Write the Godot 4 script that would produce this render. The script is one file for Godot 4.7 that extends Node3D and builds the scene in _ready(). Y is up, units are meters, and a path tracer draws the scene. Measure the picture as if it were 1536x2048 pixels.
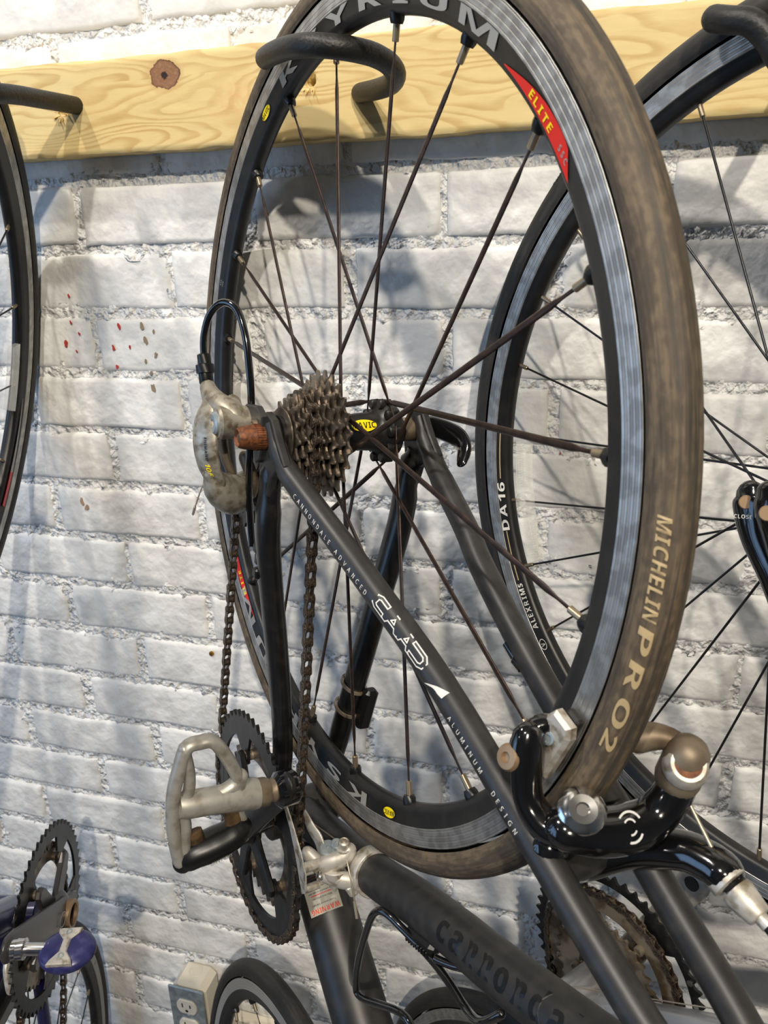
extends Node3D
# Three bicycles hung from hooks on a board that is screwed to a painted brick wall.
# Bicycle meshes use bike axes in millimetres: a = along the axle, e = outwards from the wall, d = downwards.

const MM := 0.001
const CAM_D := 0.8340476
var rng := RandomNumberGenerator.new()
var mat := {}
var font_bold := SystemFont.new()
var font_plain := SystemFont.new()
var taken := {}


class MB:                                    # collects triangles (given in mm) for one mesh
	var st := SurfaceTool.new()
	var sg := 1
	var xf := Transform3D.IDENTITY
	var tris := 0
	func _init() -> void:
		st.begin(Mesh.PRIMITIVE_TRIANGLES)
	func vert(p: Vector3, uv: Vector2, g: int) -> void:
		st.set_smooth_group(g)
		st.set_uv(uv)
		st.add_vertex((xf * p) * 0.001)
	func tri(a: Vector3, b: Vector3, c: Vector3, g: int = -1, ua := Vector2.ZERO, ub := Vector2.ZERO, uc := Vector2.ZERO) -> void:
		vert(a, ua, g)
		vert(b, ub, g)
		vert(c, uc, g)
		tris += 1
	func quad(a: Vector3, b: Vector3, c: Vector3, d: Vector3, g: int = -1, ua := Vector2.ZERO, ub := Vector2.ZERO, uc := Vector2.ZERO, ud := Vector2.ZERO) -> void:
		tri(a, b, c, g, ua, ub, uc)
		tri(a, c, d, g, ua, uc, ud)
	# a tube along a path; r is a number or an array of radii; sq squeezes it across "flat"
	func tube(pts: Array, r, segs: int = 14, sq: float = 1.0, flat := Vector3.ZERO, round_ends: bool = false, caps: bool = true) -> void:
		var path: Array = pts.duplicate()
		var rad: Array = []
		for i in path.size():
			rad.append(float(r[i]) if r is Array else float(r))
		if round_ends:
			var p0: Vector3 = path[0]
			var pn: Vector3 = path[-1]
			var d0: Vector3 = (p0 - path[1]).normalized()
			var dn: Vector3 = (pn - path[-2]).normalized()
			var r0: float = rad[0]
			var rn: float = rad[-1]
			for k in [0.38, 0.71, 0.92, 0.995]:
				path.push_front(p0 + d0 * r0 * k)
				rad.push_front(r0 * sqrt(1.0 - k * k))
				path.push_back(pn + dn * rn * k)
				rad.push_back(rn * sqrt(1.0 - k * k))
		var n := path.size()
		var rings: Array = []
		var t: Vector3 = (path[1] - path[0]).normalized()
		var u: Vector3
		if flat != Vector3.ZERO:
			u = (flat - t * flat.dot(t)).normalized()
		else:
			u = t.cross(Vector3.UP if absf(t.y) < 0.9 else Vector3.RIGHT).normalized()
		var run := 0.0
		for i in n:
			var tt: Vector3
			if i == 0: tt = (path[1] - path[0]).normalized()
			elif i == n - 1: tt = (path[i] - path[i - 1]).normalized()
			else: tt = ((path[i + 1] - path[i]).normalized() + (path[i] - path[i - 1]).normalized()).normalized()
			if flat != Vector3.ZERO:
				u = (flat - tt * flat.dot(tt)).normalized()
			else:
				u = (u - tt * u.dot(tt)).normalized()
			var w: Vector3 = tt.cross(u)
			var ring: Array = []
			for s in segs:
				var q := TAU * s / segs
				ring.append(path[i] + (u * cos(q) * sq + w * sin(q)) * rad[i])
			rings.append(ring)
		sg += 1
		for i in n - 1:
			for s in segs:
				var s2 := (s + 1) % segs
				quad(rings[i][s], rings[i + 1][s], rings[i + 1][s2], rings[i][s2], sg)
		if caps:
			for s in segs:
				var s2 := (s + 1) % segs
				tri(path[0], rings[0][s], rings[0][s2], -1)
				tri(path[n - 1], rings[n - 1][s2], rings[n - 1][s], -1)
		sg += 1
	# turns a profile of (radius, height) about an axis
	func lathe(prof: Array, o: Vector3, axis: Vector3, segs: int = 32, closed: bool = false, a0: float = 0.0, a1: float = TAU, sharp: float = 0.6) -> void:
		var z := axis.normalized()
		var x := z.cross(Vector3.FORWARD if absf(z.z) < 0.9 else Vector3.RIGHT).normalized()
		var y := z.cross(x)
		var n := prof.size()
		var m := n if closed else n - 1
		var groups: Array = []
		sg += 1
		for i in m:
			if i > 0:
				var p: Vector2 = prof[i] - prof[i - 1]
				var q: Vector2 = prof[(i + 1) % n] - prof[i]
				if p.length() > 0.0001 and q.length() > 0.0001 and absf(p.angle_to(q)) > sharp:
					sg += 1
			groups.append(sg)
		sg += 1
		for s in segs:
			var qa := a0 + (a1 - a0) * s / segs
			var qb := a0 + (a1 - a0) * (s + 1) / segs
			if s == segs - 1 and is_equal_approx(a1 - a0, TAU): qb = a0
			var da := x * cos(qa) + y * sin(qa)
			var db := x * cos(qb) + y * sin(qb)
			var u0 := float(s) / segs
			var u1 := float(s + 1) / segs
			for i in m:
				var p: Vector2 = prof[i]
				var q: Vector2 = prof[(i + 1) % n]
				var v0 := float(i) / m
				var v1 := float(i + 1) / m
				var A := o + z * p.y + da * p.x
				var B := o + z * q.y + da * q.x
				var C := o + z * q.y + db * q.x
				var D := o + z * p.y + db * p.x
				if p.x > 0.0001: tri(A, B, D, groups[i], Vector2(u0, v0), Vector2(u0, v1), Vector2(u1, v0))
				if q.x > 0.0001: tri(B, C, D, groups[i], Vector2(u0, v1), Vector2(u1, v1), Vector2(u1, v0))
	# flat plate between two outlines of equally many points, from z0 to z1
	func ring(outer: Array, inner: Array, z0: float, z1: float, bev: float = 0.0) -> void:
		var n := outer.size()
		for i in n:
			var j := (i + 1) % n
			var oi := Vector3(outer[i].x, outer[i].y, 0)
			var oj := Vector3(outer[j].x, outer[j].y, 0)
			var ii := Vector3(inner[i].x, inner[i].y, 0)
			var ij := Vector3(inner[j].x, inner[j].y, 0)
			var a := Vector3(0, 0, z0)
			var b := Vector3(0, 0, z1)
			quad(oi + b, ii + b, ij + b, oj + b)
			quad(oi + a, oj + a, ij + a, ii + a)
			quad(oi + a, oi + b, oj + b, oj + a)
			quad(ii + a, ij + a, ij + b, ii + b)
	func extrude(poly: Array, z0: float, z1: float, bev: float = 0.0) -> void:
		var pv := PackedVector2Array(poly)
		if Geometry2D.is_polygon_clockwise(pv): pv.reverse()
		var n := pv.size()
		var inn := PackedVector2Array()
		for i in n:
			var d1: Vector2 = (pv[i] - pv[(i + n - 1) % n]).normalized()
			var d2: Vector2 = (pv[(i + 1) % n] - pv[i]).normalized()
			var nn := Vector2(-d1.y, d1.x) + Vector2(-d2.y, d2.x)
			var k := maxf(nn.length_squared() * 0.5, 0.35)
			inn.append(pv[i] + nn / k * bev)
		var idx := Geometry2D.triangulate_polygon(inn if bev > 0.0 else pv)
		var face := inn if bev > 0.0 else pv
		for i in range(0, idx.size(), 3):
			var p := face[idx[i]]
			var q := face[idx[i + 1]]
			var r := face[idx[i + 2]]
			if (q - p).cross(r - p) < 0: 
				var w := q
				q = r
				r = w
			tri(Vector3(p.x, p.y, z1), Vector3(r.x, r.y, z1), Vector3(q.x, q.y, z1))
			tri(Vector3(p.x, p.y, z0), Vector3(q.x, q.y, z0), Vector3(r.x, r.y, z0))
		for i in n:
			var j := (i + 1) % n
			var g := -1
			var za := z0 + bev
			var zb := z1 - bev
			quad(Vector3(pv[i].x, pv[i].y, za), Vector3(pv[i].x, pv[i].y, zb), Vector3(pv[j].x, pv[j].y, zb), Vector3(pv[j].x, pv[j].y, za), g)
			if bev > 0.0:
				quad(Vector3(pv[i].x, pv[i].y, zb), Vector3(inn[i].x, inn[i].y, z1), Vector3(inn[j].x, inn[j].y, z1), Vector3(pv[j].x, pv[j].y, zb), g)
				quad(Vector3(inn[i].x, inn[i].y, z0), Vector3(pv[i].x, pv[i].y, za), Vector3(pv[j].x, pv[j].y, za), Vector3(inn[j].x, inn[j].y, z0), g)
	func box(c: Vector3, s: Vector3, bev: float = 0.0) -> void:
		var keep := xf
		xf = xf * Transform3D(Basis(), c)
		var b := minf(bev, minf(s.x, s.y) * 0.3)
		var x := s.x / 2
		var y := s.y / 2
		if b > 0.0:
			extrude([Vector2(-x + b, -y), Vector2(x - b, -y), Vector2(x, -y + b), Vector2(x, y - b), Vector2(x - b, y), Vector2(-x + b, y), Vector2(-x, y - b), Vector2(-x, -y + b)], -s.z / 2, s.z / 2, minf(b, s.z * 0.3))
		else:
			extrude([Vector2(-x, -y), Vector2(x, -y), Vector2(x, y), Vector2(-x, y)], -s.z / 2, s.z / 2)
		xf = keep
	func ball(c: Vector3, r: float, axis := Vector3.UP, flat: float = 1.0, segs: int = 16) -> void:
		var p: Array = []
		for i in 9:
			var q := PI * i / 8 - PI / 2
			p.append(Vector2(maxf(r * cos(q), 0.0), r * sin(q) * flat))
		p[0].x = 0.0
		p[8].x = 0.0
		lathe(p, c, axis, segs)
	# a cylinder with chamfered ends from p to q
	func rod(p: Vector3, q: Vector3, r: float, segs: int = 16, bev: float = 0.0, r2: float = -1.0) -> void:
		var L := (q - p).length()
		var e := r if r2 < 0.0 else r2
		var b := minf(bev, L * 0.4)
		var pr: Array = [Vector2(0, 0), Vector2(r - b, 0), Vector2(r, b), Vector2(e, L - b), Vector2(e - b, L), Vector2(0, L)] if b > 0.0 else [Vector2(0, 0), Vector2(r, 0), Vector2(e, L), Vector2(0, L)]
		lathe(pr, p, q - p, segs)
	func mesh() -> ArrayMesh:
		st.generate_normals()
		return st.commit()


func v(a: float, e: float, d: float) -> Vector3:
	return Vector3(a, d, e)


func frame(o: Vector3, z: Vector3, xhint: Vector3) -> Transform3D:
	var zz := z.normalized()
	var xx := (xhint - zz * xhint.dot(zz)).normalized()
	return Transform3D(Basis(xx, zz.cross(xx), zz), o)


func spline(pts: Array, n: int) -> Array:
	var out: Array = []
	var m := pts.size()
	for i in m - 1:
		var p0 = pts[maxi(i - 1, 0)]
		var p1 = pts[i]
		var p2 = pts[i + 1]
		var p3 = pts[mini(i + 2, m - 1)]
		for k in n:
			var t := float(k) / n
			out.append(0.5 * ((2.0 * p1) + (p2 - p0) * t + (2.0 * p0 - 5.0 * p1 + 4.0 * p2 - p3) * t * t + (3.0 * p1 - p0 - 3.0 * p2 + p3) * t * t * t))
	out.append(pts[m - 1])
	return out


func put(called: String, mesh: Mesh, m: Material, parent: Node = self) -> MeshInstance3D:
	var o := MeshInstance3D.new()
	o.name = numbered(called, parent)
	o.mesh = mesh
	o.material_override = m
	parent.add_child(o, true)
	return o


func fin(called: String, b: MB, m: Material, parent: Node = self) -> MeshInstance3D:
	return put(called, b.mesh(), m, parent)


func numbered(called: String, parent: Node) -> String:
	var key := str(parent.get_instance_id()) + called
	var k: int = taken.get(key, 0)
	taken[key] = k + 1
	return called if k == 0 else "%s_%03d" % [called, k]


func group_node(called: String, parent: Node = self) -> Node3D:
	var o := Node3D.new()
	o.name = numbered(called, parent)
	parent.add_child(o, true)
	return o


func tag(o: Node, label: String, category: String, group: String = "") -> void:
	o.set_meta("label", label)
	o.set_meta("category", category)
	if group: o.set_meta("group", group)


# flat lettering laid on a surface: the mapper turns a point of the text (mm) into a point in space (mm)
func lettering(b: MB, text: String, height: float, mapper: Callable, stretch: float = 1.0, bold: bool = true, spacing: float = 0.0, align: float = 0.5, slant: float = 0.0) -> void:
	var x := 0.0
	var parts: Array = []
	for ch in text:
		if ch == " ":
			x += height * 0.38 * stretch + spacing
			continue
		var tm := TextMesh.new()
		tm.text = ch
		tm.font = font_bold if bold else font_plain
		tm.font_size = 48
		tm.pixel_size = 1.0 / 48.0
		tm.depth = 0.0
		tm.curve_step = 4.0
		var arr := tm.get_mesh_arrays()
		var vs: PackedVector3Array = arr[Mesh.ARRAY_VERTEX]
		var ix: PackedInt32Array = arr[Mesh.ARRAY_INDEX] if arr[Mesh.ARRAY_INDEX] != null else PackedInt32Array()
		if vs.is_empty(): continue
		var lo := vs[0].x
		var hi := vs[0].x
		for p in vs:
			lo = minf(lo, p.x)
			hi = maxf(hi, p.x)
		parts.append([vs, ix, lo, x])
		x += (hi - lo) * height * 1.36 * stretch + height * 0.14 * stretch + spacing
	x -= spacing
	for q in parts:
		var vs: PackedVector3Array = q[0]
		var ix: PackedInt32Array = q[1]
		var n := ix.size() if ix.size() > 0 else vs.size()
		for i in range(0, n, 3):
			var t: Array = []
			for k in 3:
				var p: Vector3 = vs[ix[i + k]] if ix.size() > 0 else vs[i + k]
				var yy: float = p.y * height * 1.36
				t.append(mapper.call(Vector2((p.x - float(q[2])) * height * 1.36 * stretch + float(q[3]) - x * align + yy * slant, yy)))
			b.tri(t[0], t[1], t[2])


# ---------------------------------------------------------------- computed textures
func noise(seed_: int, freq: float, octaves: int = 3) -> FastNoiseLite:
	var n := FastNoiseLite.new()
	n.seed = seed_
	n.frequency = freq
	n.noise_type = FastNoiseLite.TYPE_SIMPLEX_SMOOTH
	n.fractal_type = FastNoiseLite.FRACTAL_FBM
	n.fractal_octaves = octaves
	return n


func blotch(seed_: int, freq: float, w: int, h: int, a: Color, b: Color, lo: float = 0.3, hi: float = 0.7, octaves: int = 4) -> ImageTexture:
	var g := noise(seed_, freq, octaves).get_seamless_image(w, h)
	var im := Image.create(w, h, false, Image.FORMAT_RGB8)
	for y in h:
		for x in w:
			im.set_pixel(x, y, a.lerp(b, smoothstep(lo, hi, g.get_pixel(x, y).r)))
	return ImageTexture.create_from_image(im)


func bumps(seed_: int, freq: float, w: int, strength: float, octaves: int = 4) -> ImageTexture:
	var im := noise(seed_, freq, octaves).get_seamless_image(w, w)
	im.convert(Image.FORMAT_RGBA8)
	im.bump_map_to_normal_map(strength)
	return ImageTexture.create_from_image(im)


func plain(c: Color, rough: float, metal: float = 0.0) -> StandardMaterial3D:
	var m := StandardMaterial3D.new()
	m.albedo_color = c
	m.roughness = rough
	m.metallic = metal
	m.cull_mode = BaseMaterial3D.CULL_DISABLED
	return m


func textured(tex: Texture2D, rough: float, metal: float, scale: float, world: bool = false) -> StandardMaterial3D:
	var m := plain(Color.WHITE, rough, metal)
	m.albedo_texture = tex
	m.uv1_triplanar = true
	m.uv1_world_triplanar = world
	m.uv1_scale = Vector3.ONE * scale
	return m

func _ready() -> void:
	rng.seed = 7
	# ------------------------------------------------------------ camera, sky, lamps, exposure
	var cam := Camera3D.new()
	cam.name = "camera"
	cam.fov = 64.58
	cam.near = 0.02
	cam.far = 30.0
	cam.transform = Transform3D(Basis(Vector3(0.96005847, -0.03081537, -0.27809739), Vector3(-0.06594436, 0.94099774, -0.33192557), Vector3(0.27191742, 0.33700691, 0.90138075)).orthonormalized(), Vector3(0, 0, CAM_D))
	add_child(cam)
	cam.current = true
	var lens := CameraAttributesPhysical.new()
	lens.frustum_focal_length = 18.99
	lens.frustum_focus_distance = 0.68
	lens.frustum_near = 0.02
	lens.frustum_far = 30.0
	lens.exposure_aperture = 11.0
	cam.attributes = lens
	var env := Environment.new()
	env.background_mode = Environment.BG_SKY
	var sky_mat := ProceduralSkyMaterial.new()
	sky_mat.sky_top_color = Color(0.36, 0.52, 0.82)
	sky_mat.sky_horizon_color = Color(0.72, 0.8, 0.9)
	sky_mat.ground_bottom_color = Color(0.3, 0.3, 0.3)
	sky_mat.ground_horizon_color = Color(0.6, 0.62, 0.65)
	sky_mat.sky_energy_multiplier = 1.0
	env.sky = Sky.new()
	env.sky.sky_material = sky_mat
	env.background_energy_multiplier = 1.0
	env.tonemap_mode = Environment.TONE_MAPPER_LINEAR
	env.tonemap_exposure = 0.82
	env.sdfgi_enabled = true
	env.ssao_enabled = true
	env.ssil_enabled = true
	var we := WorldEnvironment.new()
	we.name = "environment"
	we.environment = env
	add_child(we)
	font_bold.font_names = PackedStringArray(["Droid Sans"])
	font_bold.font_weight = 700
	font_plain.font_names = PackedStringArray(["Droid Sans"])
	make_materials()
	var warm := Color(1.0, 0.965, 0.92)
	track_lamp(Vector3(-0.08, 1.52, 1.80), Vector3(-0.35, -0.5, 0.05), 3.3, warm, "ceiling spot lamp in the middle, aimed at the bicycles")
	track_lamp(Vector3(-1.0, 1.52, 0.80), Vector3(-0.3, -0.5, 0.02), 2.3, warm, "ceiling spot lamp nearest the brick wall, left of the bicycles")
	track_lamp(Vector3(0.85, 1.52, 2.55), Vector3(0.1, -0.45, 0.1), 7.5, Color(1.0, 0.95, 0.87), "ceiling spot lamp to the right, above the silver bicycle")
	track_lamp(Vector3(-1.7, 1.52, 2.3), Vector3(-0.4, -0.6, 0.1), 0.25, warm, "ceiling spot lamp to the left, beside the window")
	var day := AreaLight3D.new()
	day.name = "window_daylight"
	day.area_size = Vector2(2.1, 2.0)
	day.light_color = Color(0.64, 0.81, 1.0)
	day.light_energy = 3.8
	day.light_size = 1.0
	day.shadow_enabled = true
	day.transform = Transform3D(Basis.looking_at(Vector3(1, 0.0, 0.0)), Vector3(-2.46, 0.1, 1.95))
	add_child(day)
	# ------------------------------------------------------------ the setting, then the things
	build_room()
	build_wall()
	build_board()
	build_hooks()
	build_outlet()
	build_bike_middle()
	build_bike_right()
	build_bike_left()


func track_lamp(at: Vector3, to: Vector3, energy: float, col: Color, label: String) -> void:
	var o := group_node("track_lamp")
	o.position = at
	tag(o, label, "lamp")
	var dir := (to - at).normalized()
	var b := MB.new()
	b.lathe([Vector2(0, -95), Vector2(38, -95), Vector2(42, -88), Vector2(42, 0), Vector2(38, 0), Vector2(38, -18), Vector2(0, -18)], Vector3.ZERO, dir, 32)
	fin("lamp_housing", b, mat.hook, o)
	b = MB.new()
	b.lathe([Vector2(0, -6), Vector2(36, -6)], Vector3.ZERO, dir, 32)
	var glow := plain(Color(1, 1, 1), 0.5)
	glow.emission_enabled = true
	glow.emission = col
	glow.emission_energy_multiplier = 4.0
	fin("lamp_face", b, glow, o)
	b = MB.new()
	b.rod(-dir * 60.0, Vector3(0, 1000.0 * (1.75 - at.y), 0), 7.0)
	fin("lamp_stem", b, mat.hook, o)
	var s := SpotLight3D.new()
	s.name = "lamp_light"
	s.light_color = col
	s.light_energy = energy
	s.spot_range = 9.0
	s.spot_attenuation = 2.0
	s.spot_angle = 62.0
	s.spot_angle_attenuation = 0.6
	s.light_size = 0.035
	s.shadow_enabled = true
	s.transform = Transform3D(Basis.looking_at(dir), dir * 0.002)
	o.add_child(s)


func make_materials() -> void:
	var mottled := blotch(3, 0.012, 512, 512, Color(0.83, 0.83, 0.82), Color(0.9, 0.9, 0.89), 0.35, 0.65)
	var rough_n := bumps(5, 0.03, 512, 5.0, 5)
	mat.brick = textured(mottled, 0.55, 0.0, 2.2, true)
	mat.brick.normal_enabled = true
	mat.brick.normal_texture = rough_n
	mat.brick.normal_scale = 0.5
	mat.mortar = textured(mottled, 0.6, 0.0, 3.0, true)
	mat.mortar.normal_enabled = true
	mat.mortar.normal_texture = bumps(9, 0.05, 512, 9.0, 5)
	mat.mortar.normal_scale = 1.4
	mat.hook = textured(blotch(11, 0.03, 256, 256, Color(0.06, 0.06, 0.06), Color(0.1, 0.097, 0.092)), 0.5, 0.0, 9.0)
	mat.hook.normal_enabled = true
	mat.hook.normal_texture = bumps(12, 0.12, 256, 2.0)
	mat.hook.normal_scale = 0.4
	mat.frame_black = textured(blotch(21, 0.02, 512, 512, Color(0.135, 0.135, 0.138), Color(0.19, 0.185, 0.178), 0.35, 0.8), 0.42, 0.0, 5.0)
	mat.stay_black = textured(blotch(22, 0.02, 512, 512, Color(0.07, 0.07, 0.073), Color(0.14, 0.13, 0.12), 0.45, 0.8), 0.28, 0.0, 6.0)
	mat.gloss_black = plain(Color(0.05, 0.05, 0.055), 0.12)
	mat.gloss_black.clearcoat_enabled = true
	mat.gloss_black.clearcoat = 0.8
	mat.gloss_black.clearcoat_roughness = 0.08
	mat.rim_black = textured(blotch(23, 0.02, 256, 256, Color(0.075, 0.075, 0.078), Color(0.13, 0.128, 0.122), 0.4, 0.8), 0.4, 0.0, 6.0)
	mat.rubber = textured(blotch(24, 0.03, 256, 256, Color(0.11, 0.107, 0.1), Color(0.19, 0.175, 0.15)), 0.65, 0.0, 6.0)
	mat.silver = textured(blotch(25, 0.018, 512, 512, Color(0.8, 0.785, 0.75), Color(0.5, 0.45, 0.37), 0.45, 0.9), 0.45, 0.5, 9.0)
	mat.pedal_metal = textured(blotch(26, 0.015, 512, 512, Color(0.72, 0.71, 0.68), Color(0.58, 0.55, 0.5), 0.4, 0.9), 0.45, 0.55, 8.0)
	mat.chrome = plain(Color(0.85, 0.84, 0.82), 0.16, 1.0)
	mat.track = textured(blotch(27, 0.02, 512, 512, Color(0.72, 0.715, 0.7), Color(0.6, 0.59, 0.57), 0.3, 0.7), 0.42, 0.85, 6.0)
	mat.chain = textured(blotch(28, 0.05, 256, 256, Color(0.45, 0.4, 0.35), Color(0.24, 0.205, 0.175), 0.35, 0.7), 0.38, 0.8, 30.0)
	mat.cog = textured(blotch(29, 0.02, 256, 256, Color(0.6, 0.56, 0.51), Color(0.42, 0.38, 0.33), 0.35, 0.8), 0.32, 0.85, 8.0)
	mat.mech = textured(blotch(39, 0.018, 512, 512, Color(0.66, 0.64, 0.59), Color(0.4, 0.35, 0.28), 0.42, 0.85), 0.42, 0.55, 10.0)
	mat.dirty_metal = textured(blotch(30, 0.012, 256, 256, Color(0.56, 0.51, 0.44), Color(0.34, 0.28, 0.21), 0.3, 0.8), 0.5, 0.5, 8.0)
	mat.rust = textured(blotch(31, 0.04, 256, 256, Color(0.5, 0.3, 0.17), Color(0.3, 0.17, 0.1), 0.35, 0.7), 0.6, 0.35, 18.0)
	mat.spoke = textured(blotch(32, 0.03, 256, 256, Color(0.2, 0.155, 0.13), Color(0.27, 0.2, 0.165), 0.35, 0.7), 0.36, 0.55, 12.0)
	mat.nipple = plain(Color(0.62, 0.56, 0.47), 0.35, 0.8)
	mat.plastic_black = plain(Color(0.06, 0.06, 0.062), 0.35)
	mat.ring_black = textured(blotch(33, 0.02, 256, 256, Color(0.1, 0.1, 0.105), Color(0.17, 0.165, 0.16), 0.4, 0.8), 0.36, 0.3, 8.0)
	mat.white_print = plain(Color(0.86, 0.85, 0.82), 0.5)
	mat.grey_print = plain(Color(0.62, 0.62, 0.61), 0.42, 0.3)
	mat.dark_print = plain(Color(0.03, 0.03, 0.032), 0.4)
	mat.yellow_print = plain(Color(0.95, 0.85, 0.05), 0.4)
	mat.gold_print = plain(Color(0.68, 0.6, 0.45), 0.6)
	mat.grime = textured(blotch(38, 0.02, 256, 256, Color(0.42, 0.33, 0.22), Color(0.22, 0.17, 0.11), 0.3, 0.8), 0.6, 0.3, 12.0)
	mat.bronze = plain(Color(0.6, 0.5, 0.39), 0.42, 0.5)
	mat.sticker = plain(Color(0.68, 0.67, 0.63), 0.4)
	mat.red_print = plain(Color(0.82, 0.1, 0.06), 0.4)
	mat.orange_print = plain(Color(0.85, 0.25, 0.08), 0.5)
	mat.brass = plain(Color(0.62, 0.47, 0.22), 0.35, 0.8)
	mat.cable = plain(Color(0.72, 0.68, 0.6), 0.4, 0.8)
	mat.plate_steel = textured(blotch(36, 0.03, 256, 256, Color(0.68, 0.72, 0.73), Color(0.58, 0.62, 0.64)), 0.4, 0.6, 8.0)
	mat.ivory = plain(Color(0.88, 0.85, 0.78), 0.4)
	mat.blue_paint = plain(Color(0.07, 0.07, 0.3), 0.15, 0.2)
	mat.blue_paint.clearcoat_enabled = true
	mat.blue_pedal = textured(blotch(37, 0.02, 256, 256, Color(0.16, 0.16, 0.36), Color(0.24, 0.24, 0.42), 0.4, 0.8), 0.3, 0.1, 12.0)
	mat.silver_paint = plain(Color(0.66, 0.67, 0.69), 0.22, 0.7)
	mat.silver_paint.clearcoat_enabled = true
	mat.crank_grey = plain(Color(0.34, 0.33, 0.33), 0.3, 0.6)
	mat.room = plain(Color(0.56, 0.56, 0.55), 0.8)
	mat.floor_grey = plain(Color(0.42, 0.41, 0.4), 0.6)
	mat.clear = plain(Color(0.95, 0.95, 0.92, 0.24), 0.12)
	mat.clear.transparency = BaseMaterial3D.TRANSPARENCY_ALPHA
	mat.glass = plain(Color(0.9, 0.95, 1.0, 0.08), 0.02)
	mat.glass.transparency = BaseMaterial3D.TRANSPARENCY_ALPHA
	mat.tyre_brown = plain(Color.WHITE, 0.7)
	mat.tyre_brown.albedo_texture = tyre_texture(41, Color(0.29, 0.25, 0.2), Color(0.4, 0.345, 0.27), Color(0.2, 0.19, 0.175))
	mat.tyre_brown.normal_enabled = true
	mat.tyre_brown.normal_texture = bumps(43, 0.1, 256, 2.5)
	mat.tyre_brown.normal_scale = 0.3
	mat.tyre_dark = plain(Color.WHITE, 0.6)
	mat.tyre_dark.albedo_texture = tyre_texture(42, Color(0.13, 0.125, 0.115), Color(0.19, 0.175, 0.155), Color(0.1, 0.1, 0.1))


# worn rubber: u runs round the wheel, v across the tread
func tyre_texture(seed_: int, a: Color, b: Color, c: Color) -> ImageTexture:
	var w := 2048
	var h := 96
	var im := Image.create(w, h, false, Image.FORMAT_RGB8)
	var big := noise(seed_, 1.0, 3)
	var fine := noise(seed_ + 1, 1.0, 3)
	for x in w:
		var q := TAU * x / w
		var cx := cos(q)
		var sx := sin(q)
		for y in h:
			var vv := float(y) / h
			var n := big.get_noise_3d(cx * 5.0, sx * 5.0, vv * 9.0) * 0.5 + 0.5
			var f := fine.get_noise_3d(cx * 38.0, sx * 38.0, vv * 12.0) * 0.5 + 0.5
			var col := a.lerp(b, smoothstep(0.38, 0.66, n * 0.55 + f * 0.45))
			var streak := big.get_noise_3d(cx * 2.6 + 9.0, sx * 2.6, vv * 16.0) * 0.5 + 0.5
			col = col.lerp(c, smoothstep(0.45, 0.65, streak) * 0.75 * (1.0 - smoothstep(0.05, 0.2, absf(vv - 0.52))))
			col = col.lerp(c, smoothstep(0.6, 0.75, streak) * 0.35)
			im.set_pixel(x, y, col)
	return ImageTexture.create_from_image(im)


func slab(called: String, from: Vector3, to: Vector3, m: Material, parent: Node = self) -> MeshInstance3D:
	var o := MeshInstance3D.new()
	var bm := BoxMesh.new()
	bm.size = to - from
	o.name = numbered(called, parent)
	o.mesh = bm
	o.material_override = m
	o.position = (from + to) * 0.5
	parent.add_child(o, true)
	if parent == self: o.set_meta("kind", "structure")
	return o


func build_room() -> void:
	slab("floor", Vector3(-2.7, -1.72, -0.1), Vector3(2.6, -1.6, 4.1), mat.floor_grey)
	slab("ceiling", Vector3(-2.7, 1.75, -0.3), Vector3(2.6, 1.87, 4.1), mat.room)
	slab("wall_right", Vector3(2.5, -1.6, -0.1), Vector3(2.6, 1.75, 4.1), mat.room)
	slab("wall_front", Vector3(-2.7, -1.6, 4.0), Vector3(2.5, 1.75, 4.1), mat.room)
	var w := group_node("wall_left")
	w.set_meta("kind", "structure")
	slab("panel", Vector3(-2.7, -1.6, -0.1), Vector3(-2.5, -0.9, 4.0), mat.room, w)
	slab("panel", Vector3(-2.7, 1.1, -0.1), Vector3(-2.5, 1.75, 4.0), mat.room, w)
	slab("panel", Vector3(-2.7, -0.9, -0.1), Vector3(-2.5, 1.1, 0.9), mat.room, w)
	slab("panel", Vector3(-2.7, -0.9, 3.0), Vector3(-2.5, 1.1, 4.0), mat.room, w)
	var win := group_node("window_1")
	win.set_meta("kind", "structure")
	slab("pane", Vector3(-2.61, -0.9, 0.9), Vector3(-2.605, 1.1, 3.0), mat.glass, win)
	for y in [-0.9, 0.08, 1.06]:
		slab("window_bar", Vector3(-2.63, y, 0.9), Vector3(-2.58, y + 0.04, 3.0), mat.room, win)
	for z in [0.9, 1.93, 2.96]:
		slab("window_bar", Vector3(-2.63, -0.86, z), Vector3(-2.58, 1.06, z + 0.04), mat.room, win)


const COURSE := 0.0705
const BRICK := 0.21

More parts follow.
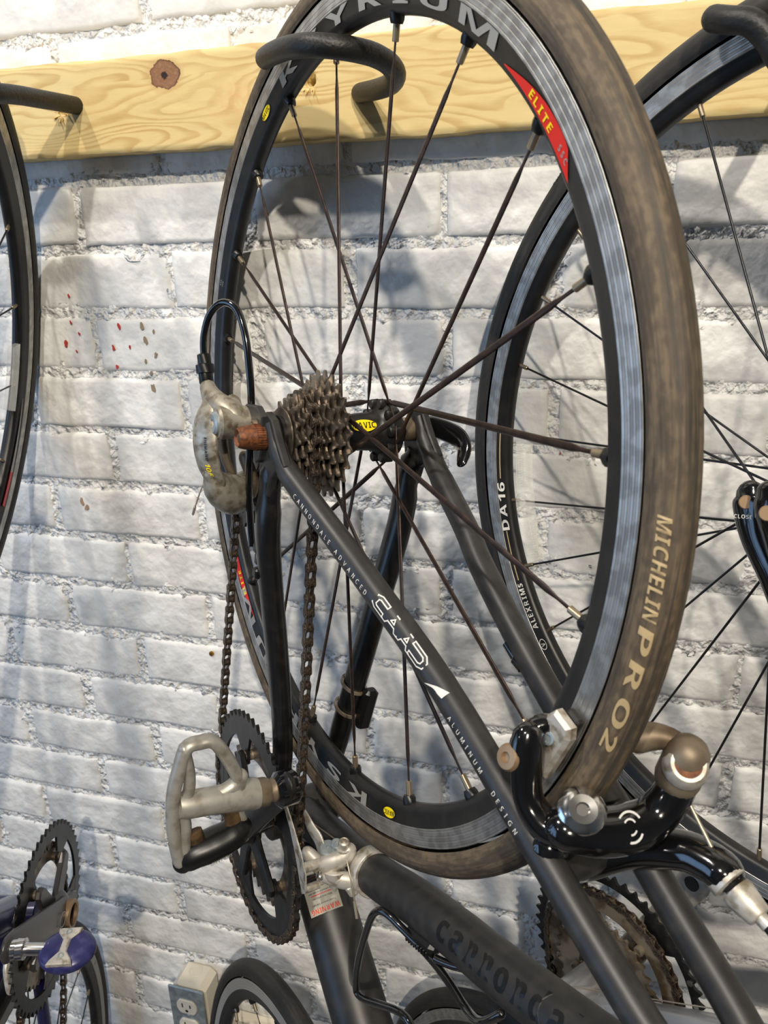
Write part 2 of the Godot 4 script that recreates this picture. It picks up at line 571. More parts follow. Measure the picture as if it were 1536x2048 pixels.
func build_wall() -> void:
	# the mortar bed is the wall itself; every brick in view is a part of it
	var n1 := noise(51, 60.0, 3)
	var n2 := noise(52, 160.0, 3)
	var n3 := noise(53, 7.0, 2)
	var x0 := -1.15
	var y0 := -1.5
	var step := 0.0045
	var nx := int(1.6 / step)
	var ny := int(1.85 / step)
	var b := MB.new()
	var grid: Array = []
	for j in ny + 1:
		var row := PackedVector3Array()
		for i in nx + 1:
			var x := x0 + i * step
			var y := y0 + j * step
			var z := -2.3 + n1.get_noise_2d(x, y) * 3.0 + n2.get_noise_2d(x, y) * 2.6 + n3.get_noise_2d(x * 2.0, y * 2.0) * 2.2
			row.append(Vector3(x * 1000.0, y * 1000.0, minf(z, 1.0)))
		grid.append(row)
	for j in ny:
		for i in nx:
			# skip what lies behind the middle of a brick
			var x := x0 + (i + 0.5) * step
			var y := y0 + (j + 0.5) * step
			var r := floori((-0.0193 - y) / COURSE)
			var yy := absf(y - (-0.0193 - COURSE * (r + 0.5)))
			var off := -0.6 if posmod(r, 2) == 1 else -0.49
			var fx := fposmod(x - off, BRICK)
			if yy < 0.022 and fx > 0.014 and fx < BRICK - 0.014: continue
			b.quad(grid[j][i], grid[j + 1][i], grid[j + 1][i + 1], grid[j][i + 1], 1)
	var wall := fin("wall_back", b, mat.mortar)
	wall.set_meta("kind", "structure")
	# eight shapes of brick, used over and over
	var shapes: Array = []
	for k in 10:
		shapes.append(brick_shape(100 + k))
	var far_bricks: Array = []
	for r in range(-13, 21):
		var y := -0.0193 - COURSE * (r + 0.5)
		var off := -0.6 if posmod(r, 2) == 1 else -0.49
		for c in range(-5, 8):
			var x := off + BRICK * (c + 0.5) + rng.randf_range(-0.004, 0.004)
			if x < -1.75 or x > 1.1: continue
			var t := Transform3D(Basis(Vector3(0, 0, 1), rng.randf_range(-0.006, 0.006)).scaled_local(Vector3(rng.randf_range(0.985, 1.005), rng.randf_range(0.98, 1.02), 1)), Vector3(x, y + rng.randf_range(-0.0015, 0.0015), rng.randf_range(-0.0012, 0.0016)))
			if posmod(r + c, 2) == 1: t = t * Transform3D(Basis(Vector3(0, 0, 1), PI), Vector3.ZERO)
			var k := rng.randi() % shapes.size()
			if x < -1.13 or x > 0.42 or y > 0.3 or y < -1.48:
				far_bricks.append([t, k])
				continue
			var o := put("brick", shapes[k], mat.brick, wall)
			o.transform = t
	var mm := MultiMesh.new()
	mm.transform_format = MultiMesh.TRANSFORM_3D
	mm.mesh = shapes[0]
	mm.instance_count = far_bricks.size()
	for i in far_bricks.size():
		mm.set_instance_transform(i, far_bricks[i][0])
	var mi := MultiMeshInstance3D.new()
	mi.name = "brickwork"
	mi.multimesh = mm
	mi.material_override = mat.brick
	mi.set_meta("kind", "stuff")
	wall.add_child(mi, true)
	slab("masonry_core", Vector3(-2.7, -1.6, -0.13), Vector3(2.5, 1.75, -0.013), mat.room, wall)
	# flakes of old red and brown paint on the bricks
	var flakes := [[-0.6293, -0.1004, 4, 0], [-0.6199, -0.1132, 4, 0], [-0.641, -0.1257, 7, 0], [-0.6272, -0.1338, 3, 0], [-0.5649, -0.1048, 6, 0], [-0.5757, -0.1297, 6, 0], [-0.5746, -0.152, 6, 0], [-0.554, -0.1283, 4, 0], [-0.6265, -0.07, 4, 0],
		[-0.5344, -0.1042, 7, 1], [-0.5322, -0.1201, 8, 1], [-0.5209, -0.1372, 6, 1], [-0.5351, -0.1443, 5, 1], [-0.5297, -0.1759, 9, 1], [-0.52, -0.11, 4, 1], [-0.53, -0.158, 5, 1], [-0.556, -0.175, 4, 1], [0.0, -0.11, 5, 1], [0.016, -0.112, 5, 0], [0.004, -0.121, 4, 1], [-0.057, -0.233, 2, 0], [-0.655, -0.325, 9, 2], [-0.649, -0.333, 8, 2]]
	var cols := [plain(Color(0.68, 0.2, 0.15), 0.7), plain(Color(0.55, 0.5, 0.42), 0.8), plain(Color(0.6, 0.5, 0.42), 0.8)]
	for f in flakes:
		var fb := MB.new()
		var poly: Array = []
		for q in 9:
			var a := TAU * q / 9
			poly.append(Vector2(cos(a) * 0.55, sin(a)) * float(f[2]) * rng.randf_range(0.5, 1.0) * 0.75)
		fb.extrude(poly, 0, 0.5)
		var o := fin("paint_flake", fb, cols[f[3]], wall)
		o.transform = Transform3D(Basis(Vector3(0, 0, 1), rng.randf_range(-0.5, 0.5)), Vector3(f[0], f[1], 0.0012))
	var nb := MB.new()
	nb.lathe([Vector2(0, 3), Vector2(2.6, 2.6), Vector2(3.4, 1.2), Vector2(3.4, 0), Vector2(2, -2)], Vector3.ZERO, Vector3(0, 0, 1), 14)
	var nail := fin("nail", nb, mat.brass)
	nail.position = Vector3(-0.4928, -0.5246, 0.002)
	tag(nail, "small copper coloured nail head sticking out of the painted bricks", "nail")


func brick_shape(seed_: int) -> ArrayMesh:
	var n := noise(seed_, 0.022, 3)
	var f := noise(seed_ + 50, 0.07, 2)
	var W := 100.0
	var H := 30.2
	var us := [-1.0, -0.985, -0.94, -0.8, -0.6, -0.4, -0.2, 0.0, 0.2, 0.4, 0.6, 0.8, 0.94, 0.985, 1.0]
	var vs := [-1.0, -0.95, -0.82, -0.4, 0.0, 0.4, 0.82, 0.95, 1.0]
	var b := MB.new()
	var g: Array = []
	for j in vs.size():
		var row: Array = []
		for i in us.size():
			var x: float = us[i] * W
			var y: float = vs[j] * H
			var ex: float = maxf(0.0, absf(x) - (W - 6.0)) / 6.0
			var ey: float = maxf(0.0, absf(y) - (H - 5.0)) / 5.0
			var e := minf(1.0, sqrt(ex * ex + ey * ey))
			var z := 0.5 + n.get_noise_2d(x * 0.5, y * 0.5) * 1.2 + f.get_noise_2d(x, y) * 0.45 - (1.0 - sqrt(maxf(0.0, 1.0 - e * e))) * 3.2
			x += n.get_noise_2d(y * 2.0, 300.0) * 2.0 * absf(us[i])
			y += n.get_noise_2d(x * 0.8, 100.0) * 2.6 * absf(vs[j])
			row.append(Vector3(x, y, z))
		g.append(row)
	for j in vs.size() - 1:
		for i in us.size() - 1:
			b.quad(g[j][i], g[j + 1][i], g[j + 1][i + 1], g[j][i + 1], 1)
	var back := Vector3(0, 0, -13)
	for i in us.size() - 1:
		for j in [0, vs.size() - 1]:
			var p: Vector3 = g[j][i]
			var q: Vector3 = g[j][i + 1]
			if j == 0: b.quad(p, q, Vector3(q.x, q.y, -13), Vector3(p.x, p.y, -13), 1)
			else: b.quad(q, p, Vector3(p.x, p.y, -13), Vector3(q.x, q.y, -13), 1)
	for j in vs.size() - 1:
		for i in [0, us.size() - 1]:
			var p: Vector3 = g[j][i]
			var q: Vector3 = g[j + 1][i]
			if i == 0: b.quad(q, p, Vector3(p.x, p.y, -13), Vector3(q.x, q.y, -13), 1)
			else: b.quad(p, q, Vector3(q.x, q.y, -13), Vector3(p.x, p.y, -13), 1)
	return b.mesh()


func build_board() -> void:
	var X0 := -1.2
	var X1 := 0.5
	var Y0 := 0.0746
	var Y1 := 0.1608
	var W := 2048
	var H := 160
	var im := Image.create(W, H, false, Image.FORMAT_RGB8)
	var big := noise(61, 1.0, 2)
	var fine := noise(62, 1.0, 3)
	var light := Color(0.84, 0.755, 0.535)
	var dark := Color(0.72, 0.595, 0.365)
	var knot := Vector2(-0.4473, 0.1425)
	for i in W:
		for j in H:
			var x := X0 + (X1 - X0) * i / W
			var y := Y1 - (Y1 - Y0) * j / H
			var kd := Vector2((x - knot.x) * 0.8, y - knot.y).length()
			var warp := 0.010 * exp(-kd * kd / 0.0009) * signf(y - knot.y + 0.002)
			var field := y * 26.0 + big.get_noise_2d(x * 2.1, y * 15.0) * 5.0 + big.get_noise_2d(x * 9.0 + 5.0, y * 30.0) * 0.5 + warp * 90.0
			var ring := fposmod(field * 1.55, 1.0)
			var t := smoothstep(0.35, 0.85, ring) * (1.0 - smoothstep(0.88, 1.0, ring))
			t = t * (0.55 + 0.45 * big.get_noise_2d(x * 6.0, y * 20.0))
			t += fine.get_noise_2d(x * 60.0, y * 900.0) * 0.14 + fine.get_noise_2d(x * 18.0, y * 70.0) * 0.16
			var c := light.lerp(dark, clampf(t, 0.0, 1.0))
			var pink := Vector2((x + 0.375) * 0.7, y - 0.115).length()
			c = c.lerp(Color(0.83, 0.6, 0.4), 0.45 * exp(-pink * pink / 0.0002) * (0.6 + fine.get_noise_2d(x * 90.0, y * 90.0)))
			var kn := kd + fine.get_noise_2d(x * 90.0, y * 90.0) * 0.0016 + (x - knot.x) * 0.12
			if kn < 0.0128:
				var kr := sin(kn * 1700.0 + fine.get_noise_2d(x * 160.0, y * 160.0) * 5.0) * 0.5 + 0.5
				c = Color(0.52, 0.37, 0.26).lerp(Color(0.6, 0.46, 0.34), kr * (0.5 + fine.get_noise_2d(x * 300.0 + 3.0, y * 300.0)))
				c = c.lerp(Color(0.3, 0.18, 0.11), smoothstep(0.0106, 0.0128, kn) * (0.55 + 0.45 * clampf((x - knot.x) * 90.0 + (y - knot.y) * 60.0 + 0.4, 0.0, 1.0)))
			elif kn < 0.019:
				c = c.lerp(Color(0.74, 0.61, 0.4), 0.45 * (1.0 - smoothstep(0.0128, 0.019, kn)))
			var lip := Vector2(x - knot.x + 0.003, y - knot.y + 0.001).length()
			if lip < 0.0034 + fine.get_noise_2d(x * 700.0, y * 700.0) * 0.002: c = Color(0.13, 0.07, 0.04)
			im.set_pixel(i, j, c)
	var wood := plain(Color.WHITE, 0.6)
	wood.albedo_texture = ImageTexture.create_from_image(im)
	wood.normal_enabled = true
	var nb := noise(66, 0.02, 4).get_seamless_image(1024, 128)
	nb.convert(Image.FORMAT_RGBA8)
	nb.bump_map_to_normal_map(2.0)
	wood.normal_texture = ImageTexture.create_from_image(nb)
	wood.normal_scale = 0.35
	var o := group_node("wooden_board")
	tag(o, "long pale pine board with a dark knot, screwed across the painted brick wall", "board")
	var b := MB.new()
	var nx := 560
	var ny := 30
	var holes := [Vector2(-0.5716, 0.1162), Vector2(-0.2986, 0.1247)]
	var edge := noise(67, 14.0, 3)
	var rag := noise(68, 420.0, 2)
	var g: Array = []
	for j in ny + 1:
		var row: Array = []
		for i in nx + 1:
			var x := X0 + (X1 - X0) * i / nx
			var s := float(j) / ny
			var y := Y0 + (Y1 - Y0) * s + edge.get_noise_2d(x, s * 2.0) * 0.0015
			var z := 38.0
			var rim := minf(s, 1.0 - s) * (Y1 - Y0) * 1000.0
			if rim < 2.5: z -= (2.5 - rim) * 0.7
			for h in holes:
				var r: float = Vector2(x - h.x, y - h.y).length() * 1000.0 + rag.get_noise_2d(x, y) * 3.0
				if r < 6.0: z -= 16.0 * (1.0 - smoothstep(3.5, 6.0, r))
				elif r < 9.0: z += (9.0 - r) * 0.35
			row.append(Vector3(x * 1000.0, y * 1000.0, z))
		g.append(row)
	for j in ny:
		for i in nx:
			var ua := Vector2(float(i) / nx, 1.0 - float(j) / ny)
			var ub := Vector2(float(i) / nx, 1.0 - float(j + 1) / ny)
			var uc := Vector2(float(i + 1) / nx, 1.0 - float(j + 1) / ny)
			var ud := Vector2(float(i + 1) / nx, 1.0 - float(j) / ny)
			b.quad(g[j][i], g[j + 1][i], g[j + 1][i + 1], g[j][i + 1], 1, ua, ub, uc, ud)
	for i in nx:
		for j in [0, ny]:
			var p: Vector3 = g[j][i]
			var q: Vector3 = g[j][i + 1]
			var p2 := Vector3(p.x, p.y, 0.5)
			var q2 := Vector3(q.x, q.y, 0.5)
			var u0 := Vector2(float(i) / nx, 0.08 if j == ny else 0.92)
			var u1 := Vector2(float(i + 1) / nx, 0.08 if j == ny else 0.92)
			var u2 := Vector2(float(i) / nx, 0.3 if j == ny else 0.7)
			var u3 := Vector2(float(i + 1) / nx, 0.3 if j == ny else 0.7)
			if j == 0: b.quad(p, q, q2, p2, 2, u0, u1, u3, u2)
			else: b.quad(q, p, p2, q2, 2, u1, u0, u2, u3)
	for i in [0, nx]:
		for j in ny:
			var p: Vector3 = g[j][i]
			var q: Vector3 = g[j + 1][i]
			if i == 0: b.quad(q, p, Vector3(p.x, p.y, 0.5), Vector3(q.x, q.y, 0.5), 3)
			else: b.quad(p, q, Vector3(q.x, q.y, 0.5), Vector3(p.x, p.y, 0.5), 3)
	fin("plank", b, wood, o)
	var chip := plain(Color(0.84, 0.72, 0.48), 0.8)
	for h in holes:
		for k in 9:
			var a := rng.randf() * TAU
			var dir := Vector3(cos(a), sin(a), rng.randf_range(0.2, 1.0)).normalized()
			if k < 4: dir = Vector3(rng.randf_range(-0.7, 0.5), -1.0, rng.randf_range(0.1, 0.7)).normalized()
			var base := Vector3(h.x * 1000.0, h.y * 1000.0, 36.5) + Vector3(cos(a), sin(a), 0) * 5.0
			if k < 4: base = Vector3(h.x * 1000.0 + rng.randf_range(-5.0, 4.0), h.y * 1000.0 - 5.0, 37.0)
			var L := rng.randf_range(4.0, 9.0)
			var sb := MB.new()
			sb.tube([base, base + dir * L * 0.6, base + dir * L + Vector3(0, 0, 1.5)], [1.9, 1.5, 0.2], 5, 0.35, Vector3(dir.y, -dir.x, 0.3))
			fin("splinter", sb, chip, o)


func build_hooks() -> void:
	var spots := [
		[[Vector3(-554.4, 121.4, 37.6), Vector3(-554.4, 121.4, 55), Vector3(-554, 121, 90), Vector3(-553.6, 120.4, 130), Vector3(-555, 118, 156), Vector3(-564, 112, 171), Vector3(-580, 108, 177), Vector3(-595, 109.6, 175), Vector3(-606, 116, 168), Vector3(-611, 122, 154)], "black coated hook at the left, holding up the wheel of the blue bicycle"],
		[[Vector3(-249, 112.2, 37.6), Vector3(-246, 111.6, 46), Vector3(-219, 108.2, 83), Vector3(-198, 106.6, 117), Vector3(-187, 108.6, 144), Vector3(-186.4, 113, 163), Vector3(-193, 116.8, 181), Vector3(-204, 118.6, 198), Vector3(-219, 120.6, 206), Vector3(-238, 123, 203.5), Vector3(-260, 125.9, 185.5), Vector3(-284.5, 128.1, 158), Vector3(-298.5, 128.9, 139)], "black coated hook in the middle, holding the rim of the brown tyred wheel"],
		[[Vector3(121, 110, 37.6), Vector3(121, 109, 60), Vector3(122, 104, 110), Vector3(119, 98, 160), Vector3(115.6, 88, 183), Vector3(110, 80, 193), Vector3(100, 78.5, 203), Vector3(89, 82, 209), Vector3(81, 91, 208), Vector3(74, 102, 205), Vector3(63, 112.1, 202), Vector3(51.6, 115.6, 194.5), Vector3(42.5, 119.3, 184)], "black coated hook at the right edge, over the black tyre of the silver bicycle"]]
	for s in spots:
		var b := MB.new()
		b.tube(spline(s[0], 6), 8.4, 18, 1.0, Vector3.ZERO, true)
		tag(fin("bike_hook", b, mat.hook), s[1], "hook", "hooks in the board")
		


func build_outlet() -> void:
	var o := group_node("electrical_outlet")
	o.position = Vector3(-0.573, -1.133, 0.0)
	tag(o, "ivory electrical outlet box with a steel plate, low on the brick wall", "outlet")
	var b := MB.new()
	b.box(Vector3(0, 0, 26), Vector3(56, 104, 52), 9.0)
	fin("outlet_box", b, mat.ivory, o)
	b = MB.new()
	b.lathe([Vector2(9.0, 0), Vector2(9.6, 0.5), Vector2(10.2, 0)], Vector3(0, 52.2, 22), Vector3(0, 1, 0), 24)
	fin("knockout", b, mat.ivory, o)
	b = MB.new()
	b.box(Vector3(0, 0, 54), Vector3(59, 108, 4), 2.0)
	fin("cover_plate", b, mat.plate_steel, o)
	for k in [19.5, -19.5]:
		b = MB.new()
		var pl: Array = []
		for q in 28:
			var a := TAU * q / 28
			pl.append(Vector2(clampf(17.0 * cos(a), -17.0, 17.0), clampf(17.0 * sin(a), -13.5, 13.5) + k))
		b.extrude(pl, 55.0, 58.5, 0.8)
		var r := fin("receptacle", b, mat.ivory, o)
		for sx in [-6.5, 6.5]:
			b = MB.new()
			b.box(Vector3(sx, k + 3.0, 58.4), Vector3(2.2, 8.0 if sx < 0 else 6.5, 0.5))
			fin("slot", b, mat.dark_print, r)
		b = MB.new()
		b.rod(Vector3(0, k - 7.0, 58.2), Vector3(0, k - 7.0, 58.7), 2.6, 12)
		fin("slot", b, mat.dark_print, r)
	b = MB.new()
	b.rod(Vector3(0, 0, 55.5), Vector3(0, 0, 57.2), 3.2, 14, 0.5)
	fin("screw", b, mat.plate_steel, o)
	b = MB.new()
	b.box(Vector3(0, 0, 0), Vector3(560, 26, 18), 4.0)
	var t := fin("cable_duct", b, mat.ivory)
	t.position = Vector3(-0.262, -1.176, 0.0115)
	tag(t, "ivory surface cable duct running right from the outlet box", "cable duct")


func polar(a: float, r: float, deg: float) -> Vector3:      # deg is measured from "up" towards the room
	var q := deg_to_rad(deg)
	return v(a, r * sin(q), -r * cos(q))


# a point on the tyre: phi runs from the crown towards the +a sidewall
func on_tyre(phi: float, deg: float, lift: float, R: float, rt: float) -> Vector3:
	return polar((rt + lift) * sin(phi), R + (rt + lift) * cos(phi), deg)


func make_wheel(parent: Node, called: String, o: Dictionary) -> Node3D:
	var w := group_node(called, parent)
	var A := Vector3(1, 0, 0)
	var R: float = o.get("tyre_R", 325.6)
	var rt: float = o.get("tyre_r", 12.6)
	# tyre
	var prof: Array = []
	for k in range(-13, 14):
		var phi := deg_to_rad(k * 9.6)
		var r := rt
		if absi(k) == 4: r -= 0.25
		if absi(k) <= 3: r += 0.35 - 0.03 * k * k
		prof.append(Vector2(R + r * cos(phi), r * sin(phi)))
	var b := MB.new()
	b.lathe(prof, Vector3.ZERO, A, 200, false, 0, TAU, 2.0)
	fin("tyre", b, o.tyre, w)
	# rim
	var d: float = o.get("rim_depth", 29.0)
	var ri := 316.5 - d
	var hw := 9.6
	b = MB.new()
	b.lathe([Vector2(316.9, hw - 1.6), Vector2(317.0, hw), Vector2(303.6, hw), Vector2(302.8, hw - 0.5), Vector2(ri + 6.5, hw - 2.2), Vector2(ri + 3.0, hw - 3.4), Vector2(ri + 1.0, hw - 5.2), Vector2(ri, 2.2), Vector2(ri, -2.2), Vector2(ri + 1.0, -hw + 5.2), Vector2(ri + 3.0, -hw + 3.4), Vector2(ri + 6.5, -hw + 2.2), Vector2(302.8, -hw + 0.5), Vector2(303.6, -hw), Vector2(317.0, -hw), Vector2(316.9, -hw + 1.6), Vector2(311.0, -hw + 2.4), Vector2(311.0, hw - 2.4)], Vector3.ZERO, A, 160, true)
	fin("rim", b, o.rim, w)
	for s in [1.0, -1.0]:
		b = MB.new()
		var tp: Array = [Vector2(316.9, s * (hw + 0.05)), Vector2(316.6, s * (hw + 0.3))]
		for k in 7:
			var r := 316.0 - k * 1.75
			tp.append(Vector2(r, s * (hw + 0.3)))
			tp.append(Vector2(r - 0.35, s * (hw + 0.12 + 0.1 * (k % 2))))
			tp.append(Vector2(r - 0.7, s * (hw + 0.3)))
		tp.append(Vector2(303.8, s * (hw + 0.3)))
		tp.append(Vector2(303.4, s * (hw - 0.1)))
		b.lathe(tp, Vector3.ZERO, A, 160)
		fin("brake_track", b, o.get("track", mat.track), w)
	# spokes: every other one goes to the +a flange
	var n: int = o.spokes
	var first: float = o.first
	var meshes: Array = []
	for side in 2:
		var pat: Array = []
		for cross in 2:
			var fl: Array = o.flange[side]          # a, radius, angle the spoke leads or trails by
			var hub_deg: float = fl[2] * (1.0 if cross == 0 else -1.0)
			var p := polar(0, ri - 1.0, 0)
			var q := polar(fl[0], fl[1], hub_deg)
			var dir := (q - p).normalized()
			var L := (q - p).length()
			b = MB.new()
			if o.bladed:
				var pts: Array = [p, p + dir * 12, p + dir * 24, p + dir * 33, p + dir * (L - 24), p + dir * (L - 16), q]
				b.tube(pts, [1.25, 1.25, 1.25, 2.35, 2.35, 1.25, 1.25], 8, 0.42, A)
			else:
				b.tube([p, q], 1.0, 8)
			var nb := MB.new()
			nb.rod(p - dir * 3.0, p + dir * (14.0 if o.bladed else 9.0), 2.35 if o.bladed else 1.9, 10, 0.4)
			var cb := MB.new()
			cb.lathe([Vector2(0, -3), Vector2(5.6, -3), Vector2(5.6, 1.0), Vector2(4.6, 3.6), Vector2(2.4, 3.8)], p, dir, 6)
			pat.append([b.mesh(), nb.mesh(), cb.mesh()])
		meshes.append(pat)
	for k in n:
		var deg := first + 360.0 / n * k
		var side := k % 2
		var cross := (k / 2) % 2
		var rot := Transform3D(Basis(A, -deg_to_rad(deg)), Vector3.ZERO)
		var set_: Array = meshes[side][cross]
		var sp := put("spoke", set_[0], o.spoke, w)
		sp.transform = rot
		var np := put("nipple", set_[1], o.nipple, w)
		np.transform = rot
		if o.bladed:
			var cp := put("spoke_seat", set_[2], mat.plastic_black, w)
			cp.transform = rot
	return w


# lettering on the side of a rim or tyre; it reads clockwise as seen from +a with the tops outwards
func rim_text(w: Node, text: String, height: float, r: float, a: float, deg: float, m: Material, stretch: float = 1.0, spacing: float = 0.0, slant: float = 0.0, sgn: float = 1.0, lean: float = 0.0) -> void:
	var b := MB.new()
	var f := func(p: Vector2) -> Vector3: return polar(a - lean * p.y, r + p.y, deg + sgn * rad_to_deg(p.x / r))
	lettering(b, text, height, f, stretch, true, spacing, 0.5, slant)
	fin("lettering", b, m, w)


func tyre_text(w: Node, text: String, height: float, phi0: float, deg: float, m: Material, stretch: float, spacing: float, R: float, rt: float, slant: float = 0.0) -> void:
	var b := MB.new()
	var f := func(p: Vector2) -> Vector3: return on_tyre(phi0 - p.y / rt, deg + rad_to_deg(p.x / (R + rt * cos(phi0))), 0.5, R, rt)
	lettering(b, text, height, f, stretch, true, spacing, 0.5, slant)
	fin("lettering", b, m, w)


# an oval maker's badge with a black word on yellow, laid by a mapper
func oval_badge(w: Node, word: String, wide: float, high: float, f: Callable) -> void:
	for k in 2:
		var b := MB.new()
		var s := 1.0 - 0.13 * k
		var lift := 0.12 + 0.12 * k
		var pts: Array = []
		for q in 28:
			pts.append(Vector2(cos(TAU * q / 28) * wide * 0.5 * (s + 0.02 * k), sin(TAU * q / 28) * high * 0.5 * s))
		for q in 28:
			b.tri(f.call(Vector2.ZERO, lift), f.call(pts[(q + 1) % 28], lift), f.call(pts[q], lift), 5)
		fin("badge", b, mat.dark_print if k == 0 else mat.yellow_print, w)
	var tb := MB.new()
	lettering(tb, word, high * 0.42, func(p: Vector2) -> Vector3: return f.call(p, 0.4), 0.95)
	fin("lettering", tb, mat.dark_print, w)


func gear(teeth: int, rin: float, z0: float, z1: float, tip: float = 1.0) -> MB:
	var b := MB.new()
	var rp := 12.7 / (2.0 * sin(PI / teeth))
	var outer: Array = []
	var inner: Array = []
	for k in teeth:
		for s in [[-0.5, -3.4], [-0.27, -1.6], [-0.12, 2.2], [-0.05, 3.2 * tip], [0.05, 3.2 * tip], [0.12, 2.2], [0.27, -1.6]]:
			var q: float = TAU * (k + s[0]) / teeth
			outer.append(Vector2(cos(q), sin(q)) * (rp + float(s[1])))
			inner.append(Vector2(cos(q), sin(q)) * rin)
	b.ring(outer, inner, z0, z1)
	return b


# an ArrayMesh pair for a chain: the outer link with its pins and the inner link with rollers, along x
func link_meshes() -> Array:
	var out: Array = []
	for kind in 2:
		var b := MB.new()
		var z := 3.0 if kind == 0 else 1.9
		for s in [1.0, -1.0]:
			var o: Array = []
			for q in 7:
				var a := PI * 0.5 + PI * q / 6
				o.append(Vector2(cos(a) * 4.1, sin(a) * 4.1))
			o.append(Vector2(6.35, -2.7))
			for q in 7:
				var a := -PI * 0.5 + PI * q / 6
				o.append(Vector2(12.7 + cos(a) * 4.1, sin(a) * 4.1))
			o.append(Vector2(6.35, 2.7))
			b.extrude(o, s * z - 0.5, s * z + 0.5, 0.2)
		for x in [0.0, 12.7]:
			if kind == 0: b.rod(Vector3(x, 0, -4.0), Vector3(x, 0, 4.0), 1.7, 10)
			else: b.rod(Vector3(x, 0, -1.5), Vector3(x, 0, 1.5), 3.6, 10)
		out.append(b.mesh())
	return out


func lay_chain(parent: Node, path: Array, links: Array, m: Material) -> void:
	var chain := group_node("chain", parent)
	var pts: Array = [path[0]]
	var cur: Vector3 = path[0]
	var i := 1
	var p: Vector3 = path[0]
	while i < path.size():
		var nxt: Vector3 = path[i]
		if cur.distance_to(nxt) < 12.7:
			p = nxt
			i += 1
			continue
		# the point of the segment at 12.7 mm from cur
		var lo := 0.0
		var hi := 1.0
		for k in 18:
			var mid := (lo + hi) / 2
			if cur.distance_to(p.lerp(nxt, mid)) < 12.7: lo = mid
			else: hi = mid
		cur = p.lerp(nxt, hi)
		p = cur
		pts.append(cur)
	for k in pts.size() - 1:
		var dir: Vector3 = (pts[k + 1] - pts[k]).normalized()
		var z: Vector3 = (Vector3(1, 0, 0) - dir * dir.x).normalized()
		var o := put("chain_link", links[k % 2], m, chain)
		o.transform = Transform3D(Basis(dir, z.cross(dir), z), pts[k] * MM)


func arc_path(c: Vector2, r: float, q0: float, q1: float, a: float, n: int) -> Array:   # c = (e, d)
	var out: Array = []
	for k in n + 1:
		var q := lerpf(q0, q1, float(k) / n)
		out.append(v(a, c.x + r * cos(q), c.y + r * sin(q)))
	return out


const CAM1 := Vector3(294, -128, 566)        # where the photograph was taken from, in the axes of the middle bicycle


func bike_node(called: String, A: Vector3, D: Vector3, E: Vector3, at: Vector3) -> Node3D:
	var o := group_node(called)
	o.transform = Transform3D(Basis(A, D, E).orthonormalized(), at)
	return o


# a mapper that lays text along a tube; x = 0 falls on the point of the path with that e
func along_tube(path: Array, r: float, e0: float, theta: float, lift: float = 0.25) -> Callable:
	var i0 := 0
	for i in path.size() - 1:
		if path[i].z <= e0: i0 = i
	var start: Vector3 = path[i0].lerp(path[i0 + 1], clampf((e0 - path[i0].z) / (path[i0 + 1].z - path[i0].z), 0, 1))
	return func(p: Vector2) -> Vector3:
		var left := absf(p.x)
		var i := i0
		var cur := start
		var step := 1 if p.x >= 0 else -1
		var target := i + 1 if step > 0 else i
		while left > 0.0 and target >= 0 and target < path.size():
			var q: Vector3 = path[target]
			var L := cur.distance_to(q)
			if L >= left:
				cur = cur + (q - cur) / L * left
				left = 0.0
			else:
				left -= L
				cur = q
				target += step
		var k := clampi(target, 1, path.size() - 1)
		var t: Vector3 = (path[k] - path[k - 1]).normalized()
		var c: Vector3 = CAM1 - cur
		c = (c - t * c.dot(t)).normalized()
		var l := t.cross(c)
		if l.dot(v(0, -0.47, 0.88)) < 0: l = -l
		var q := theta - p.y / r
		return cur + (c * cos(q) + l * sin(q)) * (r + lift)


